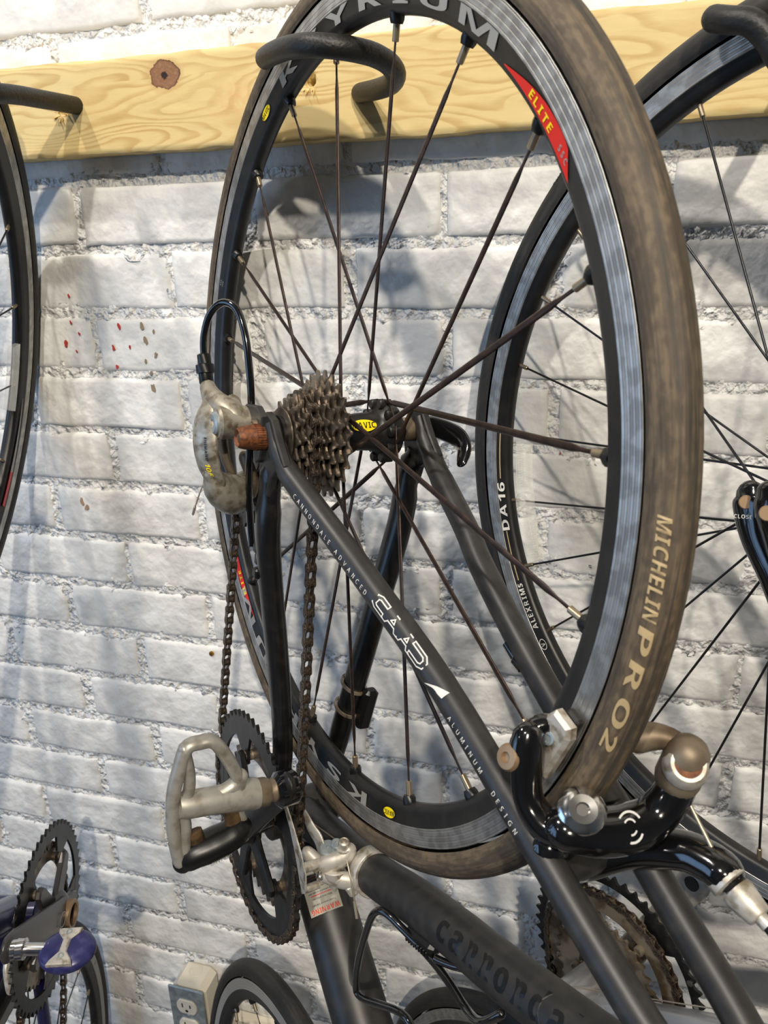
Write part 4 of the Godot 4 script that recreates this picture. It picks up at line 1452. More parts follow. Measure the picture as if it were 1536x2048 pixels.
func build_derailleurs_middle(o: Node3D) -> void:
	var out := Vector3(1, 0, 0)
	# hanger and skewer nut
	var b := MB.new()
	b.xf = Transform3D(Basis(Vector3(0, 0, 1), Vector3(0, 1, 0), Vector3(1, 0, 0)), v(71.0, 0, 0))
	b.extrude([Vector2(-40, -14), Vector2(-30, -20), Vector2(-8, -22), Vector2(4, -16), Vector2(6, 4), Vector2(0, 18), Vector2(-8, 22), Vector2(-14, 10), Vector2(-26, 6), Vector2(-38, 4)], -3, 3, 1.0)
	var hg := fin("hanger", b, mat.frame_black, o)
	for q in [[-6.5, -9.0], [-2.5, 7.0]]:
		b = MB.new()
		b.lathe([Vector2(0, 1.5), Vector2(1.5, 1.5), Vector2(1.7, 3.4), Vector2(3.0, 3.2), Vector2(3.3, 0)], v(74, q[0], q[1]), out, 16)
		fin("bolt", b, mat.dirty_metal, hg)
	b = MB.new()
	b.lathe([Vector2(9.6, 70), Vector2(9.8, 78), Vector2(9.4, 79), Vector2(8.8, 86), Vector2(7.6, 90), Vector2(6.6, 91.5), Vector2(6.0, 91.2), Vector2(4.4, 89.5), Vector2(0, 89.5)], Vector3.ZERO, out, 32)
	for k in 32:
		b.xf = Transform3D(Basis(out, TAU * k / 32), Vector3.ZERO)
		b.box(v(74.5, 9.8, 0), Vector3(8.0, 0.7, 0.6))
	b.xf = Transform3D.IDENTITY
	var nut := fin("skewer_nut", b, mat.rust, o)
	b = MB.new()
	b.rod(v(89.4, 0, 0), v(90.2, 0, 0), 3.2, 16)
	fin("skewer_end", b, mat.dirty_metal, nut)
	# rear derailleur
	var r := group_node("rear_derailleur", o)
	b = MB.new()
	var kc := v(0, -29, -6)
	b.lathe([Vector2(0, 68), Vector2(12.4, 68), Vector2(13.0, 71), Vector2(12.2, 80), Vector2(12.6, 92), Vector2(13.4, 96), Vector2(11.8, 98), Vector2(0, 98)], kc, out, 28)
	b.tube(spline([v(84, -31, -9), v(89, -43, -15), v(92, -56, -21), v(92, -67, -27)], 4), [13.0, 13.0, 12.8, 12.2, 11.6, 11, 10.2, 9.6, 9, 8.4, 7.8, 7.4, 7.2], 16, 0.9, out, true)
	b.tube(spline([v(79, -44, -13), v(76, -53, -18), v(75, -60, -16)], 4), [9, 8, 7, 6.5, 6, 5.6, 5.2, 5, 4.8], 12, 1.0, out, true)
	fin("knuckle", b, mat.mech, r)
	b = MB.new()
	b.lathe([Vector2(0, 99.2), Vector2(2.6, 99.2), Vector2(3.0, 101.0), Vector2(7.2, 101.2), Vector2(9.0, 99.8), Vector2(9.2, 97.0)], kc, out, 28)
	fin("pivot_bolt", b, mat.plate_steel, r)
	# outer link: a bowed plate from the knuckle down to the cage pivot
	b = MB.new()
	var link := spline([v(97, -46, -17), v(102, -40, -4), v(104, -36, 12), v(102, -34, 28), v(97, -34, 41)], 5)
	b.tube(link, [9.5, 10.5, 11.4, 12, 12.4, 12.6, 12.6, 12.6, 12.6, 12.6, 12.5, 12.4, 12.2, 12, 11.8, 11.6, 11.2, 10.8, 10.4, 10, 9.6], 16, 0.36, v(0.86, 0.5, 0), true)
	var plate := fin("link_plate", b, mat.mech, r)
	var lf := func(t: Vector2) -> Vector3:
		var s := clampf(0.5 + t.x / 58.0, 0.0, 0.999) * (link.size() - 1)
		var i := int(s)
		var p: Vector3 = link[i].lerp(link[mini(i + 1, link.size() - 1)], s - i)
		return p + v(0.86, 0.5, 0) * 4.9 + v(-0.5, 0.86, 0) * (t.y + 0.5)
	b = MB.new()
	lettering(b, "SHIMANO", 2.8, func(t: Vector2) -> Vector3: return lf.call(t + Vector2(2.0, 3.5)), 0.85, true, 0.2)
	fin("lettering", b, mat.dark_print, plate)
	b = MB.new()
	lettering(b, "105", 5.4, func(t: Vector2) -> Vector3: return lf.call(t + Vector2(17.5, 2.6)), 0.85, true, 0.2)
	fin("lettering", b, mat.yellow_print, plate)
	b = MB.new()
	b.tube(spline([v(80, -54, -12), v(84, -56, 6), v(82, -56, 26), v(76, -56, 42)], 4), 6.0, 12, 0.6, out, true)
	fin("inner_link", b, mat.dirty_metal, r)
	b = MB.new()
	b.tube(spline([v(99, -36, 36), v(92, -40, 48), v(82, -46, 56), v(72, -53, 58), v(63, -62, 52)], 4), [8, 9, 11, 13, 14.5, 15.6, 16.4, 17, 17.2, 17.2, 17, 16.8, 16, 15, 13.5, 12, 10], 18, 0.9, out, true)
	fin("cage_knuckle", b, mat.mech, r)
	b = MB.new()
	b.tube(spline([v(66, -50, 30), v(62, -46, 44), v(60, -52, 56)], 4), 8.0, 12, 0.6, out, true)
	fin("spring_housing", b, mat.dirty_metal, r)
	for k in 2:
		b = gear(11, 4.0, -1.2, 1.2)
		var pw := fin("jockey_wheel", b, mat.plastic_black, r)
		var T := frame(Vector3.ZERO, out, Vector3(0, 0, 1)).basis
		pw.transform = Transform3D(T, (v(45, -60, 27) if k == 0 else v(47, -98, 80)) * MM)
	b = MB.new()
	b.xf = frame(v(0, -79, 54), v(0, -38, 53), out)
	b.box(Vector3(51, 0, 0), Vector3(1.6, 14, 80), 0.6)
	b.box(Vector3(40.5, 0, 0), Vector3(1.6, 14, 80), 0.6)
	fin("pulley_cage", b, mat.dirty_metal, r)
	# barrel adjuster, cable housing loop and frayed cable end
	b = MB.new()
	var bd := v(0.02, -0.25, -0.97).normalized()
	b.lathe([Vector2(5.2, 0), Vector2(6.0, 2), Vector2(6.0, 9), Vector2(7.6, 9.5), Vector2(7.6, 16), Vector2(5.6, 17), Vector2(5.6, 24), Vector2(4.0, 25), Vector2(0, 25)], v(92, -70, -29), bd, 10)
	fin("barrel_adjuster", b, mat.plastic_black, r)
	b = MB.new()
	b.tube(spline([v(92.5, -75, -50), v(92, -77, -66), v(88, -74, -84), v(80, -66, -94), v(73, -54, -90), v(70, -43, -72), v(69, -36, -48), v(68, -33, -20), v(69, -33, 20), v(68, -36, 55), v(66, -37, 82), v(65, -36, 100)], 5), 3.0, 12)
	fin("cable_housing", b, mat.gloss_black, o)
	b = MB.new()
	b.tube([v(94, -62, 44), v(90, -95, 66), v(84, -137, 98)], 0.65, 6)
	b.tube([v(85.5, -127, 90), v(83, -142, 102)], 1.25, 8)
	fin("cable_end", b, mat.cable, o)
	b = MB.new()
	b.lathe([Vector2(0, 0), Vector2(3.4, 0), Vector2(3.6, 3), Vector2(2.8, 6), Vector2(0, 6.4)], v(98, -58, 22), v(0.6, -0.8, 0.1), 12)
	fin("cable_clamp_bolt", b, mat.plate_steel, r)
	# front derailleur on the seat tube
	var f := group_node("front_derailleur", o)
	var ax := v(0, 0.956, -0.29)
	var band := v(0, 83, 359)
	b = MB.new()
	var lo := 0.0
	b.lathe([Vector2(17.3, -7), Vector2(19.4, -7), Vector2(20.0, -6), Vector2(20.0, 6), Vector2(19.4, 7), Vector2(17.3, 7)], band, ax, 40)
	b.xf = frame(band, v(0.85, -0.1, 0.5), ax)
	b.box(Vector3(0, 0, 22), Vector3(13, 12, 8), 2.0)
	b.xf = Transform3D.IDENTITY
	fin("clamp_band", b, mat.silver, f)
	b = MB.new()
	b.tube(spline([v(44, 50, 350), v(38, 60, 356), v(30, 66, 352), v(22, 70, 347), v(17, 70, 342)], 4), [6.5, 7, 7.6, 8.2, 8.8, 9.2, 9.4, 9.4, 9.2, 9, 8.6, 8.2, 8, 7.8, 7.6, 7.4, 7.2], 14, 0.8, Vector3.ZERO, true)
	b.tube(spline([v(40, 66, 362), v(28, 76, 362), v(16, 82, 364)], 4), [4, 5, 6, 7, 7.5, 8, 8, 8, 8], 12, 0.8, Vector3.ZERO, true)
	b.lathe([Vector2(0.2, 0), Vector2(4, 5), Vector2(9, 14), Vector2(10, 18)], v(31, 76, 374), v(-0.1, -0.3, -1), 12)
	fin("linkage", b, mat.silver, f)
	for q in [[v(30, 58, 345), 7.4], [v(24, 62, 340), 5.0]]:
		b = MB.new()
		b.lathe([Vector2(0, 3.0), Vector2(1.4, 3.0), Vector2(1.6, 4.2), Vector2(float(q[1]) - 1.0, 4.2), Vector2(float(q[1]), 3.2), Vector2(float(q[1]), -2)], q[0], v(0.15, 0.3, -1), 20)
		fin("pivot_bolt", b, mat.plate_steel, f)
	for q in [v(45, 57, 358), v(41, 68, 360)]:
		b = MB.new()
		b.lathe([Vector2(0, 3.0), Vector2(2.6, 2.6), Vector2(3.4, 1.2), Vector2(3.4, -3)], q, v(0.5, 0.7, 0.4), 14)
		fin("limit_screw", b, mat.chrome, f)
	b = MB.new()
	b.lathe([Vector2(6.6, 0), Vector2(6.6, 2), Vector2(5.0, 2.4), Vector2(4.6, 8), Vector2(3.4, 9), Vector2(2.8, 8.6), Vector2(2.6, 4), Vector2(0, 4)], v(20, 68, 340), v(0.1, 0.1, -1), 18)
	fin("cable_anchor", b, mat.silver, f)
	# cage: outer and inner plates round the chain
	b = MB.new()
	var outer := [v(54, 4, 304), v(54.5, 20, 315), v(54.5, 38, 331), v(54.5, 50, 346), v(54, 58, 362), v(53, 62, 378)]
	var wide := [3.0, 5.0, 7.5, 11.0, 14.0, 8.0]
	for i in 5:
		var w0 := v(0, 0.75, -0.66) * float(wide[i])
		var w1 := v(0, 0.75, -0.66) * float(wide[i + 1])
		for s in [0.0, 1.2]:
			var off := v(s, 0, 0)
			b.quad(outer[i] + off - w0 * 0.2, outer[i] + off + w0, outer[i + 1] + off + w1, outer[i + 1] + off - w1 * 0.2, 3 + int(s))
		b.quad(outer[i] + w0, outer[i] + v(1.2, 0, 0) + w0, outer[i + 1] + v(1.2, 0, 0) + w1, outer[i + 1] + w1, 7)
		b.quad(outer[i] - w0 * 0.2, outer[i] + v(1.2, 0, 0) - w0 * 0.2, outer[i + 1] + v(1.2, 0, 0) - w1 * 0.2, outer[i + 1] - w1 * 0.2, 8)
	b.tube([v(54, 64, 372), v(40, 64, 372)], 3.4, 10)
	b.tube([v(54, 62, 352), v(38, 62, 352)], 4.5, 10)
	fin("cage_plate", b, mat.silver, f)
	b = MB.new()
	b.tube(spline([v(38, 26, 326), v(36, 36, 336), v(33, 46, 343), v(34, 58, 352), v(38, 64, 366)], 4), [3.0, 4.2, 5.5, 6.5, 7.2, 7.6, 7.8, 8, 8, 8, 7.8, 7.6, 7.4, 7, 6.6, 6.2, 6.0], 10, 0.25, Vector3(1, 0, 0.2), true)
	fin("cage_plate", b, mat.silver, f)
	b = MB.new()
	b.tube([v(18, -58, 392), v(18, -10, 366), v(20, 68, 337)], 0.65, 6)
	b.tube(spline([v(20, 70, 341), v(22, 82, 350), v(22, 90, 362), v(22, 97, 378)], 4), 0.75, 6)
	b.tube([v(22, 94, 372), v(22, 100, 384)], 1.4, 8)
	fin("shift_cable", b, mat.cable, o)
	# skewer lever on the far side
	b = MB.new()
	b.lathe([Vector2(0, -78), Vector2(7, -78), Vector2(9, -75), Vector2(9, -70), Vector2(0, -70)], Vector3.ZERO, out, 20)
	b.tube(spline([v(-76, 6, -3), v(-82, 24, -1), v(-84, 38, 2), v(-81, 49, 8), v(-75, 56, 16)], 5), [8.5, 8.6, 8.7, 8.8, 9, 9, 9, 9, 9, 8.8, 8.6, 8.4, 8.2, 8, 7.8, 7.5, 7, 6.5, 6, 5.5, 5], 16, 0.4, v(1, 0.5, 0), true)
	var lever := fin("skewer_lever", b, mat.gloss_black, o)
	b = MB.new()
	lettering(b, "OPEN", 2.2, func(t: Vector2) -> Vector3: return v(-75.0 + t.x * 0.5, 47.8 - t.x * 0.6, 7.0 - t.y), 1.0, true, 0.2)
	fin("lettering", b, mat.grey_print, lever)
	# bottle cage between the tubes
	b = MB.new()
	b.tube(spline([v(18, 192, 418), v(20, 172, 412), v(24, 118, 448), v(25, 110, 437), v(26, 115, 405), v(26, 127, 362), v(25, 136, 345), v(22, 146, 341), v(18, 160, 343), v(14, 182, 344), v(14, 210, 341), v(16, 238, 340), v(20, 256, 332), v(22, 268, 320), v(18, 276, 308)], 5), 3.0, 12, 1.0, Vector3.ZERO, true)
	fin("bottle_cage", b, mat.gloss_black, o)
	b = MB.new()
	b.xf = frame(v(10, 178, 341), v(0, 0.956, -0.29), Vector3(1, 0, 0))
	b.box(Vector3(0, 0, 0), Vector3(12, 10, 36), 3.0)
	for k in 9:
		b.box(Vector3(6, 3, -14 + k * 3.5), Vector3(3, 5, 1.4), 0.4)
	fin("cage_mount", b, mat.plastic_black, o)
	b = MB.new()
	b.tube(spline([v(14, 200, 337), v(10, 215, 331), v(4, 232, 322)], 4), 3.0, 10)
	fin("cage_strut", b, mat.gloss_black, o)


func build_brake_middle(o: Node3D) -> void:
	var out := Vector3(1, 0, 0)
	var r := group_node("brake_caliper", o)
	var T := func(a: float, rr: float, deg: float) -> Vector3: return v(a, rr * cos(deg_to_rad(deg)), rr * sin(deg_to_rad(deg)))
	var th: Vector3 = (T.call(0, 352, 23) - T.call(0, 352, 22)).normalized()       # through the caliper, towards the bridge
	# the wide arm that carries the emblem and bends down to the far pad
	var b := MB.new()
	b.tube(spline([T.call(24, 345, 24.5), T.call(8, 352, 24.5), T.call(-8, 356, 24.2), T.call(-22, 357, 23.2), T.call(-32, 354, 21.2), T.call(-36, 349, 19.6)], 5), [13, 13.2, 13.4, 13.6, 13.6, 13.6, 13.6, 13.6, 13.6, 13.4, 13.2, 13, 12.8, 12.4, 12, 11.6, 11.2, 11, 10.8, 10.6, 10.5, 10.5, 10.4, 10.2, 10, 10], 16, 0.8, th, true)
	fin("caliper_arm", b, mat.gloss_black, r)
	# the other arm, to the near pad
	b = MB.new()
	b.tube(spline([T.call(22, 344, 25.0), T.call(30, 336, 25.6), T.call(34, 322, 24.8), T.call(33, 309, 22.0), T.call(31, 303, 20.4)], 5), [13, 12.6, 12, 11.4, 11, 10.4, 10, 9.6, 9.4, 9.2, 9.2, 9.2, 9.2, 9.4, 9.6, 9.8, 10, 10, 10, 9.8, 9.4], 14, 0.72, th, true)
	b.tube(spline([T.call(33, 306, 22.4), T.call(26, 300, 20.0), T.call(20, 301, 19.4)], 3), [8, 7.5, 7, 6.5, 6, 6, 6], 12, 1.0, Vector3.ZERO, true)
	fin("caliper_arm", b, mat.gloss_black, r)
	b = MB.new()
	b.tube(spline([T.call(14, 352, 29.5), T.call(0, 354, 29.8), T.call(-20, 360, 27.5), T.call(-34, 374, 25.0), T.call(-38, 386, 23.8), T.call(-39, 393, 23.4)], 5), 11.5, 16, 0.85, th, true)
	b.tube(spline([T.call(26, 344, 28.0), T.call(10, 348, 29.5), T.call(-12, 352, 28.6)], 5), 12.0, 14, 0.9, th, true)
	fin("cable_arm", b, mat.gloss_black, r)
	# bright pivot bolt and the pad bolts
	b = MB.new()
	b.lathe([Vector2(0, 1.2), Vector2(3.0, 1.2), Vector2(3.6, 3.2), Vector2(7.4, 3.6), Vector2(9.2, 2.4), Vector2(11.2, 1.6), Vector2(12.4, 0.0), Vector2(12.4, -6)], T.call(20, 343.5, 22.4), -th * 0.6 + (CAM1 - T.call(20, 343.5, 22.4)).normalized(), 28)
	fin("pivot_bolt", b, mat.chrome, r)
	b = MB.new()
	b.lathe([Vector2(0, 1.5), Vector2(2.4, 1.5), Vector2(3.0, 3.6), Vector2(6.2, 3.2), Vector2(7.4, 1.4), Vector2(7.4, -4)], T.call(41, 305, 22.2), v(0.92, 0.1, -0.3), 24)
	fin("pad_bolt", b, mat.bronze, r)
	b = MB.new()
	b.tube([T.call(-35, 350, 20.0), T.call(-35, 348, 17.6)], [12.2, 11.6], 20, 1.0, Vector3.ZERO, true)
	b.tube(spline([T.call(-36, 344, 18.0), T.call(-33, 336, 17.6), T.call(-27, 330, 18.0), T.call(-22, 327, 18.6)], 4), [8, 8, 7.5, 7, 6.6, 6.6, 7, 7.4, 7.6, 7.8, 8, 8, 8], 12, 1.0, Vector3.ZERO, true)
	fin("pad_holder", b, mat.dirty_metal, r)
	b = MB.new()
	var cap_axis: Vector3 = (CAM1 - T.call(-35.5, 349.5, 19.0)).normalized() * 0.9 - th * 0.25 + v(-0.1, 0.05, 0)
	b.lathe([Vector2(0, 11.8), Vector2(2.2, 11.8), Vector2(2.6, 13.4), Vector2(5.8, 13.6), Vector2(7.0, 13.2)], T.call(-35.5, 349.5, 19.0), cap_axis, 24)
	fin("pad_bolt", b, mat.rust, r)
	b = MB.new()
	b.lathe([Vector2(6.2, 12.6), Vector2(7.0, 14.0), Vector2(8.8, 14.0), Vector2(10.4, 12.2), Vector2(11.8, 6.0)], T.call(-35.5, 349.5, 19.0), cap_axis, 28)
	fin("bolt_washer", b, mat.silver, r)
	# near pad: alloy holder and rubber
	b = MB.new()
	var pz: Vector3 = (T.call(0, 310, 17) - T.call(0, 310, 27)).normalized()
	var pr: Vector3 = T.call(0, 1, 22)
	b.xf = Transform3D(Basis(pr, pz, pr.cross(pz)), T.call(17, 309, 20.6))
	var sgn := 1.0 if pr.cross(pz).x > 0 else -1.0
	b.extrude([Vector2(-9, -20), Vector2(3, -24), Vector2(8, -20), Vector2(9, 14), Vector2(6, 20), Vector2(-7, 20), Vector2(-11, 10)], sgn * 1.0 - 4.0, sgn * 1.0 + 4.0, 2.0)
	fin("pad_holder", b, mat.silver, r)
	b = MB.new()
	b.xf = Transform3D(Basis(pr, pz, pr.cross(pz)), T.call(17, 309, 20.6))
	b.box(Vector3(0, -1, sgn * -4.4), Vector3(10, 46, 5.5), 1.5)
	fin("brake_pad", b, mat.rubber, r)
	b = MB.new()
	b.lathe([Vector2(0, 0.4), Vector2(2.0, 0.4), Vector2(2.3, 1.2), Vector2(3.6, 1.0), Vector2(3.8, -2)], T.call(22.5, 308, 19.8), v(0.95, 0.25, -0.2), 16)
	fin("pad_screw", b, mat.plate_steel, r)
	# emblem: an open C of two lines
	b = MB.new()
	var ec: Vector3 = T.call(-10, 356, 24.2)
	var ez := (CAM1 - ec).normalized()
	var ex := (v(-1, 0.3, 0.1) - ez * ez.dot(v(-1, 0.3, 0.1))).normalized()
	var ey := ez.cross(ex)
	for rr in [[7.0, 8.2], [3.4, 4.4]]:
		for k in 18:
			var q0 := deg_to_rad(-25 + 300.0 * k / 18 + 60)
			var q1 := deg_to_rad(-25 + 300.0 * (k + 1) / 18 + 60)
			var P := func(q: float, s: float) -> Vector3: return ec + ez * 13.2 + ex * cos(q) * s * 0.8 + ey * sin(q) * s
			b.quad(P.call(q0, rr[0]), P.call(q0, rr[1]), P.call(q1, rr[1]), P.call(q1, rr[0]), 3)
	fin("emblem", b, mat.grey_print, r)
	# cable, its adjuster and housing
	b = MB.new()
	var c0: Vector3 = T.call(-38, 388, 23.6)
	var cd: Vector3 = (T.call(-40, 412, 23.4) - c0).normalized()
	b.lathe([Vector2(0, 2), Vector2(9.6, 2), Vector2(10.0, 4), Vector2(9.6, 6), Vector2(10.0, 8), Vector2(10.0, 12), Vector2(8.2, 13), Vector2(5.0, 13), Vector2(5.0, 15), Vector2(8.0, 15.5), Vector2(8.6, 18), Vector2(6.6, 30), Vector2(6.0, 31), Vector2(3.6, 31), Vector2(3.6, 36), Vector2(3.2, 36)], c0, cd, 28)
	fin("barrel_adjuster", b, mat.silver, r)
	b = MB.new()
	b.tube(spline([c0 + cd * 34, c0 + cd * 48 + v(0, 1, 4), c0 + cd * 90 + v(0, 2, 26), c0 + cd * 130 + v(0, 0, 60)], 5), 3.0, 12)
	fin("cable_housing", b, mat.stay_black, o)
	b = MB.new()
	b.tube([T.call(-36, 352, 20.6), T.call(-38, 388, 22.8)], 1.1, 8)
	fin("brake_cable", b, mat.cable, r)


func build_bike_right() -> void:
	# hung by its front wheel: "a" points to its left side, its drive side faces away
	var o := bike_node("road_bicycle", Vector3(-0.598572, 0.062958, 0.798591), Vector3(-0.03776, -0.998016, 0.050378), Vector3(0.800178, 0, 0.599762), Vector3(0.13541, -0.190003, 0.247405))
	tag(o, "silver framed bicycle at the right with dirty triple chainrings and a clear spoke reflector", "bicycle")
	var out := Vector3(1, 0, 0)
	var w := make_wheel(o, "front_wheel", {"tyre": mat.tyre_dark, "rim": mat.rim_black, "rim_depth": 23.0, "spokes": 28, "first": -91.0, "flange": [[-34.0, 20.0, 30.0], [34.0, 20.0, 30.0]], "bladed": false, "spoke": mat.stay_black, "nipple": mat.nipple, "tyre_R": 326.0, "tyre_r": 12.2})
	rim_text(w, "DA16", 8.0, 299.0, 8.9, -104.6, mat.white_print, 1.75, 1.0, 0.0, 1.0, -0.19)
	rim_text(w, "ALEXRIMS", 5.6, 299.0, 8.9, -124.0, mat.white_print, 1.1, 0.8, 0.0, 1.0, -0.19)
	for q in [[-99.5, -91.0], [-119.0, -109.5]]:
		var lb := MB.new()
		for k in 12:
			var d0 := lerpf(q[0], q[1], k / 12.0)
			var d1 := lerpf(q[0], q[1], (k + 1) / 12.0)
			lb.quad(polar(9.0, 298.4, d0), polar(9.2, 299.6, d0), polar(9.2, 299.6, d1), polar(9.0, 298.4, d1), 2)
		fin("stripe", lb, mat.gold_print, w)
	var ob := MB.new()
	for k in 20:
		var P := func(i: int, s: float) -> Vector3:
			var a := TAU * i / 20
			return polar(9.3 + 0.19 * sin(a) * s * 3.6, 299.0 + sin(a) * 3.8 * s, -131.6 + rad_to_deg(cos(a) * 5.6 * s / 299.0))
		ob.quad(P.call(k, 1.0), P.call(k, 0.84), P.call(k + 1, 0.84), P.call(k + 1, 1.0), 2)
	fin("emblem", ob, mat.white_print, w)
	rim_text(w, "V", 4.0, 299.0, 9.0, -131.6, mat.white_print, 1.0, 0.0, 0.0, 1.0, -0.19)
	tyre_text(w, "BONTRAGER 650 X 23C", 4.2, 0.95, -43.0, mat.dark_print, 1.0, 1.0, 326.0, 12.2)
	var b := MB.new()
	b.lathe([Vector2(0, -50), Vector2(8, -50), Vector2(9, -40), Vector2(21, -37), Vector2(22, -33), Vector2(12, -27), Vector2(11, 27), Vector2(22, 32), Vector2(22, 37), Vector2(9, 42), Vector2(8, 50), Vector2(0, 50)], Vector3.ZERO, out, 28)
	fin("hub", b, mat.gloss_black, w)
	b = MB.new()
	b.lathe([Vector2(20.5, 34), Vector2(22.4, 35), Vector2(22.4, 37.5), Vector2(20.5, 37.9)], Vector3.ZERO, out, 32)
	fin("hub_ring", b, mat.silver, w)
	# clear spoke reflector
	b = MB.new()
	for s in [-1.0, 1.0]:
		var prev: Array = []
		for k in 7:
			var deg: float = -104.0 + s * (1.6 + k * 1.75)
			prev.append(deg)
		for k in 6:
			var d0: float = prev[k]
			var d1: float = prev[k + 1]
			for sd in [0.0, 7.0]:
				b.quad(polar(3.0 + sd, 262.0, d0), polar(3.0 + sd, 277.0, d0), polar(3.0 + sd, 277.0, d1), polar(3.0 + sd, 262.0, d1), 2)
			b.quad(polar(3, 262, d0), polar(10, 262, d0), polar(10, 262, d1), polar(3, 262, d1), 3)
			b.quad(polar(3, 277, d0), polar(10, 277, d0), polar(10, 277, d1), polar(3, 277, d1), 4)
	b.rod(polar(2, 270, -104), polar(11.5, 270, -104), 10.0, 20, 1.5)
	var refl := fin("reflector", b, mat.clear, w)
	b = MB.new()
	for s in [-1.0, 1.0]:
		for k in 18:
			for t in [265.5, 273.5]:
				b.box(polar(6.5, t, -104.0 + s * (3.0 + k * 0.5)), Vector3(6.0, 1.2, 1.2))
	b.rod(polar(10, 270, -104), polar(13, 270, -104), 4.5, 16, 1.0)
	fin("reflector_prism", b, mat.clear, refl)
	# quick release lever, closed
	b = MB.new()
	b.rod(v(50, 0, 0), v(66, 0, 0), 10.0, 24, 2.0)
	b.tube(spline([v(64, -20, -12), v(66, -17, -4), v(68, -10, 14), v(70, 6, 36), v(70, 22, 62), v(68, 34, 84)], 5), [10, 11, 12, 12.4, 12.4, 12.2, 12, 11.6, 11, 10.4, 10, 9.6, 9.2, 9, 8.8, 8.6, 8.6, 8.6, 8.6, 8.6, 8.4, 8.2, 8, 7.6, 7, 6], 18, 0.5, out, true)
	b.tube(spline([v(74, -3, -18), v(77, 3, -6), v(77, 9, 12), v(75, 20, 44), v(72, 32, 80)], 5), [9, 10, 10.6, 11, 11, 10.6, 10, 9.4, 8.6, 8, 7.4, 7, 6.6, 6.2, 6, 5.8, 5.6, 5.4, 5.2, 5, 4.6], 16, 0.6, out, true)
	var lever := fin("skewer_lever", b, mat.gloss_black, o)
	lever.position = v(0, 4, 1) * MM
	for q in [[v(83.0, 2.5, -9), 5.0], [v(71.5, -18, -9), 4.6]]:
		b = MB.new()
		b.lathe([Vector2(0, 0.8), Vector2(float(q[1]) - 0.6, 0.8), Vector2(float(q[1]), 0)], q[0], (v(562, 243, -155) - q[0]).normalized(), 22)
		fin("lever_pin", b, mat.bronze, lever)
	b = MB.new()
	var lc := v(74.0, -17.0, 0.0)
	var lz := (v(562, 243, -155) - lc).normalized()
	var lx := (v(-0.2, 1, -0.16) - lz * lz.dot(v(-0.2, 1, -0.16))).normalized()
	var ly := lz.cross(lx)
	if ly.y > 0: ly = -ly
	lettering(b, "CLOSE", 2.5, func(t: Vector2) -> Vector3: return lc + lz * 1.6 + lx * t.x + ly * t.y, 1.0, false, 0.35)
	fin("lettering", b, mat.white_print, lever)
	# frame
	var bb := Vector2(-138.4, 557.1)
	b = MB.new()
	b.rod(v(-35, bb.x, bb.y), v(35, bb.x, bb.y), 21.0, 28, 1.5)
	fin("bottom_bracket_shell", b, mat.silver_paint, o)
	var tubes := [["down_tube", v(0, -120, 570), v(0, 400, 215), 20.0], ["seat_tube", v(0, bb.x, bb.y), v(0, 330, 700), 16.0], ["top_tube", v(0, 330, 690), v(0, 440, 150), 15.0], ["head_tube", v(0, 330, 190), v(0, 470, 150), 18.0]]
	for t in tubes:
		b = MB.new()
		b.tube([t[1], t[1].lerp(t[2], 0.5), t[2]], t[3], 28)
		fin(t[0], b, mat.silver_paint, o)
	for s in [1.0, -1.0]:
		b = MB.new()
		b.tube(spline([v(s * 54, 0, 4), v(s * 52, 60, 30), v(s * 46, 180, 110), v(s * 36, 320, 185)], 4), 10.5, 14, 0.75, out)
		fin("fork_blade", b, mat.stay_black, o)
		b = MB.new()
		b.tube(spline([v(s * 24, bb.x, bb.y + 6), v(s * 34, -134, 650), v(s * 58, -118, 900), v(s * 64, -113, 980)], 4), 9.5, 14, 0.8, out)
		fin("chain_stay", b, mat.silver_paint, o)
		b = MB.new()
		b.tube([v(s * 64, -110, 982), v(s * 40, 120, 830), v(s * 18, 325, 695)], 8.0, 12)
		fin("seat_stay", b, mat.silver_paint, o)
	# triple chainset seen from behind; the chain sits on the middle ring
	var c := group_node("crankset", o)
	chainring(c, 52, v(-47, bb.x, bb.y), 95.0, 65.0, 5, 60.0, mat.ring_black)
	chainring(c, 42, v(-40, bb.x, bb.y), 66.0, 65.0, 5, 60.0, mat.dirty_metal)
	chainring(c, 30, v(-32, bb.x, bb.y), 32.0, 37.0, 5, 60.0, mat.dirty_metal)
	spider(c, v(0, bb.x, bb.y), 65.0, 5, 60.0, mat.dirty_metal, -56.0, -49.0, 10.0)
	for q in [20.0, 33.0, 150.0]:
		b = MB.new()
		b.rod(v(-45.8, bb.x + 100.0 * cos(deg_to_rad(q)), bb.y - 100.0 * sin(deg_to_rad(q))), v(-44.6, bb.x + 100.0 * cos(deg_to_rad(q)), bb.y - 100.0 * sin(deg_to_rad(q))), 3.2, 14)
		fin("shift_pin", b, mat.chrome, c)
	b = MB.new()
	var p0 := v(-62, bb.x, bb.y)
	var p1 := v(-66, -76, 409)
	b.tube(spline([p0, p0.lerp(p1, 0.4), p0.lerp(p1, 0.85), p1], 5), [17, 16.6, 16, 15.4, 15, 14.6, 14.2, 14, 13.8, 13.8, 14, 14.6, 15.2, 15.6, 16, 16], 18, 0.42, out, true)
	fin("crank_arm", b, mat.pedal_metal, c)
	b = MB.new()
	b.rod(p1 + v(5.0, 0, 0), p1 + v(7.6, 0, 0), 7.2, 24)
	fin("pedal_hole", b, mat.dark_print, c)
	b = MB.new()
	var q1 := v(66, -200, 705)
	b.tube([v(62, bb.x, bb.y), v(64, -160, 620), q1], [16, 14, 12], 14, 0.45, out, true)
	b.rod(v(36, bb.x, bb.y), v(64, bb.x, bb.y), 11.0, 20, 2.0)
	fin("crank_arm", b, mat.pedal_metal, c)
	var rear := Vector2(-113, 984)
	var path: Array = [v(-42, rear.x - 36, rear.y)]
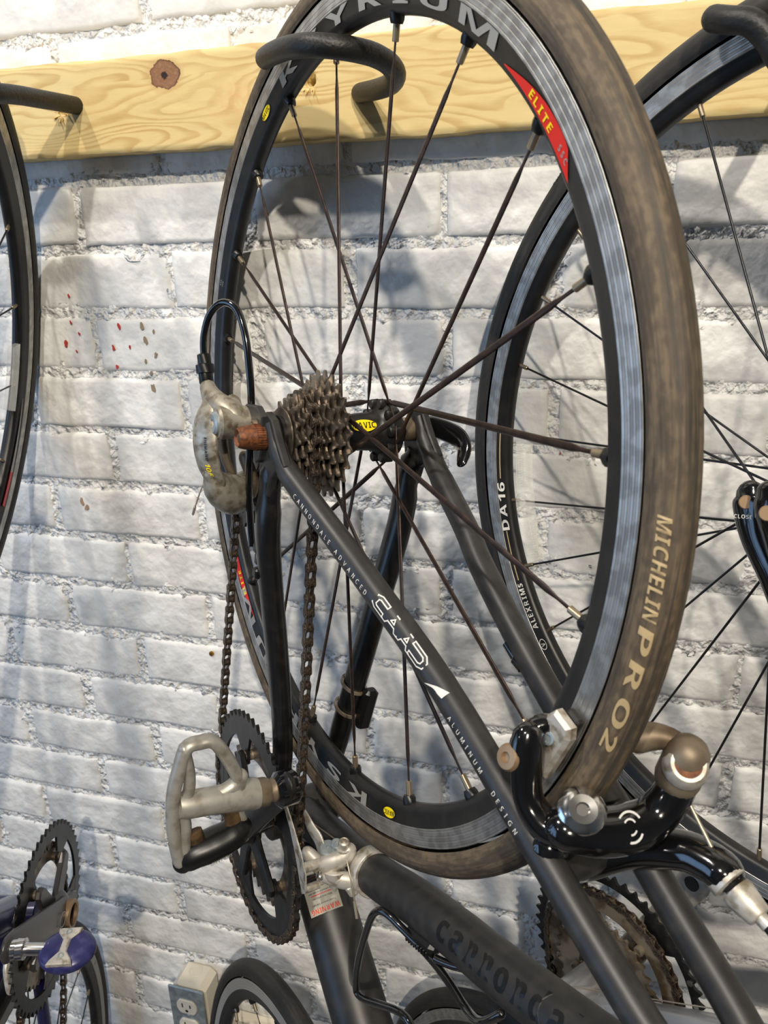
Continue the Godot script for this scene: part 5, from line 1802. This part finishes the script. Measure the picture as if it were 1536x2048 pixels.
	path.append_array(arc_path(bb, 85.2, deg_to_rad(172), deg_to_rad(368), -40, 70))
	path.append(v(-42, rear.x + 40, rear.y))
	lay_chain(o, path, link_meshes(), mat.chain)
	# front derailleur bracket and its bare cable
	b = MB.new()
	b.tube(spline([v(-10, -150, 560), v(4, -130, 575), v(16, -108, 582)], 4), 5.0, 10, 0.5, out, true)
	fin("cable_guide", b, mat.dirty_metal, o)
	b = MB.new()
	b.tube([v(22, -148, 545), v(16, 30, 420)], 0.6, 6)
	fin("shift_cable", b, mat.cable, o)
	# rear wheel, below
	var r := make_wheel(o, "rear_wheel", {"tyre": mat.tyre_dark, "rim": mat.rim_black, "rim_depth": 23.0, "spokes": 28, "first": 4.0, "flange": [[-20.0, 22.0, 45.0], [34.0, 22.0, 45.0]], "bladed": false, "spoke": mat.silver, "nipple": mat.nipple, "tyre_R": 325.6, "tyre_r": 11.8})
	r.position = v(0, rear.x, rear.y) * MM
	b = MB.new()
	b.lathe([Vector2(0, -64), Vector2(9, -64), Vector2(34, -50), Vector2(40, -24), Vector2(22, -20), Vector2(12, -14), Vector2(12, 30), Vector2(22, 33), Vector2(22, 37), Vector2(9, 42), Vector2(8, 64), Vector2(0, 64)], Vector3.ZERO, out, 28)
	fin("hub", b, mat.cog, r)


func build_bike_left() -> void:
	# hung by its front wheel with the drive side (-a) towards the camera
	var A := Vector3(-0.954259, 0.061062, 0.292679)
	var D := Vector3(-0.058378, -0.998134, 0.017905)
	var E := Vector3(0.293227, 0, 0.956043)
	var at := Vector3(-0.67244, -0.77855, 0.23347)
	var o := bike_node("road_bicycle", A, D, E, at)
	tag(o, "blue framed bicycle at the left edge, grey crank and blue oval pedal", "bicycle")
	var out := Vector3(1, 0, 0)
	var inv := o.transform.affine_inverse()
	var w := make_wheel(o, "front_wheel", {"tyre": mat.tyre_dark, "rim": mat.rim_black, "rim_depth": 26.0, "spokes": 20, "first": 82.0, "flange": [[-34.0, 18.0, 45.0], [34.0, 18.0, 45.0]], "bladed": false, "spoke": mat.stay_black, "nipple": mat.nipple, "tyre_R": 326.0, "tyre_r": 12.2})
	w.transform = inv * Transform3D(Basis(Vector3(-0.922097, 0.210611, 0.324624), Vector3(-0.19866, -0.97757, 0.069938), Vector3(0.332073, 0, 0.943254)).orthonormalized(), Vector3(-0.57749, -0.125456, 0.321067))
	# seen from -a the wheel turns the other way round, so its words are laid the other way too
	var tb := MB.new()
	lettering(tb, "BONTRAGER", 4.6, func(p: Vector2) -> Vector3: return on_tyre(-1.0 + p.y / 12.2, -106.0 - rad_to_deg(p.x / 333.0), 0.5, 326.0, 12.2), 1.2, false, 5.0)
	fin("lettering", tb, mat.white_print, w)
	for q in [[-101.0, -118.0, 0.0], [-118.0, -126.0, 1.0]]:
		var lb := MB.new()
		for k in 12:
			var d0 := lerpf(q[0], q[1], k / 12.0)
			var d1 := lerpf(q[0], q[1], (k + 1) / 12.0)
			var h0: float = 0.2 + 4.6 * k / 12.0 if q[2] == 0.0 else 4.8
			var h1: float = 0.2 + 4.6 * (k + 1) / 12.0 if q[2] == 0.0 else 4.8
			lb.quad(polar(-8.9, 298.0 - h0 * 0.6, d0), polar(-9.0, 298.0 + h0, d0), polar(-9.0, 298.0 + h1, d1), polar(-8.9, 298.0 - h1 * 0.6, d1), 2)
		fin("stripe", lb, mat.grey_print if q[2] == 0.0 else mat.red_print, w)
	var b := MB.new()
	b.lathe([Vector2(0, -50), Vector2(8, -50), Vector2(9, -38), Vector2(20, -36), Vector2(20, -32), Vector2(11, -28), Vector2(11, 28), Vector2(20, 32), Vector2(20, 36), Vector2(9, 38), Vector2(8, 50), Vector2(0, 50)], Vector3.ZERO, out, 28)
	fin("hub", b, mat.gloss_black, w)
	# clear reflector on the spokes
	b = MB.new()
	for k in 8:
		var d0 := -88.0 - k * 2.0
		var d1 := d0 - 2.0
		for sd in [-9.0, -3.0]:
			b.quad(polar(sd, 255.0, d0), polar(sd, 277.0, d0), polar(sd, 277.0, d1), polar(sd, 255.0, d1), 2)
		b.quad(polar(-9, 277, d0), polar(-3, 277, d0), polar(-3, 277, d1), polar(-9, 277, d1), 3)
	fin("reflector", b, mat.clear, w)
	# frame around the bottom bracket (the local origin)
	b = MB.new()
	b.rod(v(-35, 0, 0), v(35, 0, 0), 21.0, 28, 1.5)
	fin("bottom_bracket_shell", b, mat.blue_paint, o)
	var front := inv * Vector3(-0.57749, -0.125456, 0.321067) * 1000.0
	var fe := Vector2(front.z, front.y)
	var fw := v(0, 0, -1)
	b = MB.new()
	b.tube([v(0, 0, 0), v(0, 240, -170), v(0, fe.x + 370, fe.y + 200)], 21.0, 28)
	fin("down_tube", b, mat.blue_paint, o)
	b = MB.new()
	b.tube([v(0, 0, 0), v(0, 250, 78), v(0, 480, 150)], 16.5, 24)
	fin("seat_tube", b, mat.blue_paint, o)
	b = MB.new()
	b.tube([v(0, 470, 140), v(0, fe.x + 460, fe.y + 150)], 15.0, 20)
	fin("top_tube", b, mat.blue_paint, o)
	for s in [1.0, -1.0]:
		b = MB.new()
		b.tube(spline([v(s * 54, fe.x, fe.y), v(s * 46, fe.x + 200, fe.y + 90), v(s * 32, fe.x + 370, fe.y + 180)], 4), 10.0, 12, 0.75, out)
		fin("fork_blade", b, mat.blue_paint, o)
	var rear := Vector2(70.0 * cos(-0.0628) - 402.0 * sin(-0.0628), 402.0 * cos(-0.0628) + 70.0 * sin(-0.0628))
	rear = Vector2(cos(-0.0628) * 70.0 - sin(-0.0628) * 402.0, cos(-0.0628) * 402.0 + sin(-0.0628) * 70.0)
	for s in [1.0, -1.0]:
		b = MB.new()
		b.tube(spline([v(s * 24, 2, 8), v(s * 36, rear.x * 0.3, rear.y * 0.3), v(s * 60, rear.x * 0.85, rear.y * 0.85), v(s * 65, rear.x, rear.y)], 4), 9.5, 14, 0.75, out)
		fin("chain_stay", b, mat.blue_paint, o)
	# chainset: two rings, four-armed grey crank with a hollow axle
	var c := group_node("crankset", o)
	chainring(c, 52, v(-45, 0, 0), 89.0, 65.0, 5, 136.0, mat.ring_black)
	chainring(c, 39, v(-38, 0, 0), 60.0, 65.0, 5, 136.0, mat.cog, false)
	spider(c, v(0, 0, 0), 65.0, 5, 136.0, mat.crank_grey, -56.0, -49.0, 11.0)
	b = MB.new()
	var p1 := v(-68, 141, -101)
	b.tube(spline([v(-58, -10, -4), v(-62, 0, 0), v(-65, 50, -36), v(-67, 105, -76), p1], 5), [20, 21, 22, 22, 22, 21.6, 21, 20.4, 20, 19.4, 19, 18.4, 18, 17.4, 17, 16.4, 16, 15.4, 15, 14.6, 14.2], 20, 0.42, out, true)
	fin("crank_arm", b, mat.crank_grey, c)
	b = MB.new()
	b.lathe([Vector2(13, -70), Vector2(13, -76), Vector2(16, -76.5), Vector2(17.5, -75), Vector2(17.5, -64)], v(0, 0, 0), out, 32)
	fin("axle_ring", b, mat.bronze, c)
	b = MB.new()
	b.lathe([Vector2(7.6, 0), Vector2(8.2, 0.4), Vector2(8.8, 0)], v(-74.2, 26, -19), v(-1, 0.03, 0), 28)
	fin("emblem", b, mat.plate_steel, c)
	# pedal: short axle and a fat oval body with a bright bow tie
	var p := group_node("pedal", o)
	b = MB.new()
	b.lathe([Vector2(0, 0), Vector2(9, 0), Vector2(9, 5), Vector2(10.5, 6), Vector2(10.5, 13), Vector2(7, 14), Vector2(6.4, 18), Vector2(6.4, 36), Vector2(8, 37), Vector2(8, 44), Vector2(0, 44)], p1 + v(-4, 0, 0), v(-1, 0, 0), 20)
	fin("pedal_spindle", b, mat.chrome, p)
	var pc := p1 + v(-61, 3, -1)
	var camL := inv * Vector3(0, 0, CAM_D) * 1000.0
	var up := v(0.1, 0.12, -0.98).normalized()
	b = MB.new()
	var lens: Array = []
	for k in 13:
		var q := -PI / 2 + PI * k / 12
		lens.append(Vector2(maxf(24.0 * pow(cos(q), 0.7), 0.0), 10.0 * sin(q)))
	b.xf = Transform3D(Basis(v(1, 0, 0) * 1.2, Vector3(0, 1, 0), Vector3(0, 0, 1)), Vector3(pc.x * (1.0 - 1.2), 0, 0))
	b.lathe(lens, pc, up, 40)
	fin("pedal_body", b, mat.blue_pedal, p)
	b = MB.new()
	var T := frame(pc, up, v(-1, 0, 0))
	b.xf = T
	b.extrude([Vector2(-13, -21), Vector2(13, -21), Vector2(11, -16), Vector2(4, -7), Vector2(4, 6), Vector2(11, 14), Vector2(12, 19), Vector2(-12, 19), Vector2(-11, 14), Vector2(-4, 6), Vector2(-4, -7), Vector2(-11, -16)], 5.0, 10.9, 1.0)
	fin("bow_plate", b, mat.silver, p)
	for y in [-12.0, 14.0]:
		b = MB.new()
		b.xf = T
		b.lathe([Vector2(0, 10.8), Vector2(1.6, 10.8), Vector2(1.9, 11.8), Vector2(3.0, 11.6), Vector2(3.3, 10)], Vector3(0, y, 0), Vector3(0, 0, 1), 16)
		fin("screw", b, mat.plate_steel, p)
	# rear wheel and chain going down
	var r := make_wheel(o, "rear_wheel", {"tyre": mat.tyre_dark, "rim": mat.rim_black, "rim_depth": 26.0, "spokes": 24, "first": 8.0, "flange": [[-18.0, 22.0, 45.0], [34.0, 20.0, 45.0]], "bladed": false, "spoke": mat.stay_black, "nipple": mat.nipple, "tyre_R": 325.0, "tyre_r": 12.0, "track": mat.grey_print})
	r.position = v(0, rear.x, rear.y) * MM
	for k in 5:
		tb = MB.new()
		lettering(tb, "2", 5.5, func(q: Vector2) -> Vector3: return polar(-9.95, 310.0 + q.y, -58.0 - 4.0 * k - rad_to_deg(q.x / 310.0)), 1.5)
		fin("lettering", tb, mat.dark_print, r)
	b = MB.new()
	b.lathe([Vector2(0, -64), Vector2(9, -64), Vector2(30, -52), Vector2(42, -22), Vector2(22, -18), Vector2(12, -12), Vector2(12, 30), Vector2(22, 33), Vector2(22, 37), Vector2(9, 42), Vector2(8, 64), Vector2(0, 64)], Vector3.ZERO, out, 28)
	fin("hub", b, mat.cog, r)
	var path: Array = [v(-42, rear.x + 38, rear.y)]
	path.append_array(arc_path(Vector2.ZERO, 78.8, deg_to_rad(8), deg_to_rad(-172), -38, 60))
	path.append(v(-42, rear.x - 40, rear.y))
	lay_chain(o, path, link_meshes(), mat.chain)
	b = MB.new()
	b.tube(spline([v(-30, 66, -20), v(-32, 84, -8), v(-36, 92, 12)], 4), 7.0, 12, 0.6, out, true)
	b.lathe([Vector2(16.6, -7), Vector2(19, -7), Vector2(19, 7), Vector2(16.6, 7)], v(0, 96, 30), v(0, 0.954, 0.3), 30)
	fin("front_derailleur", b, mat.silver, o)
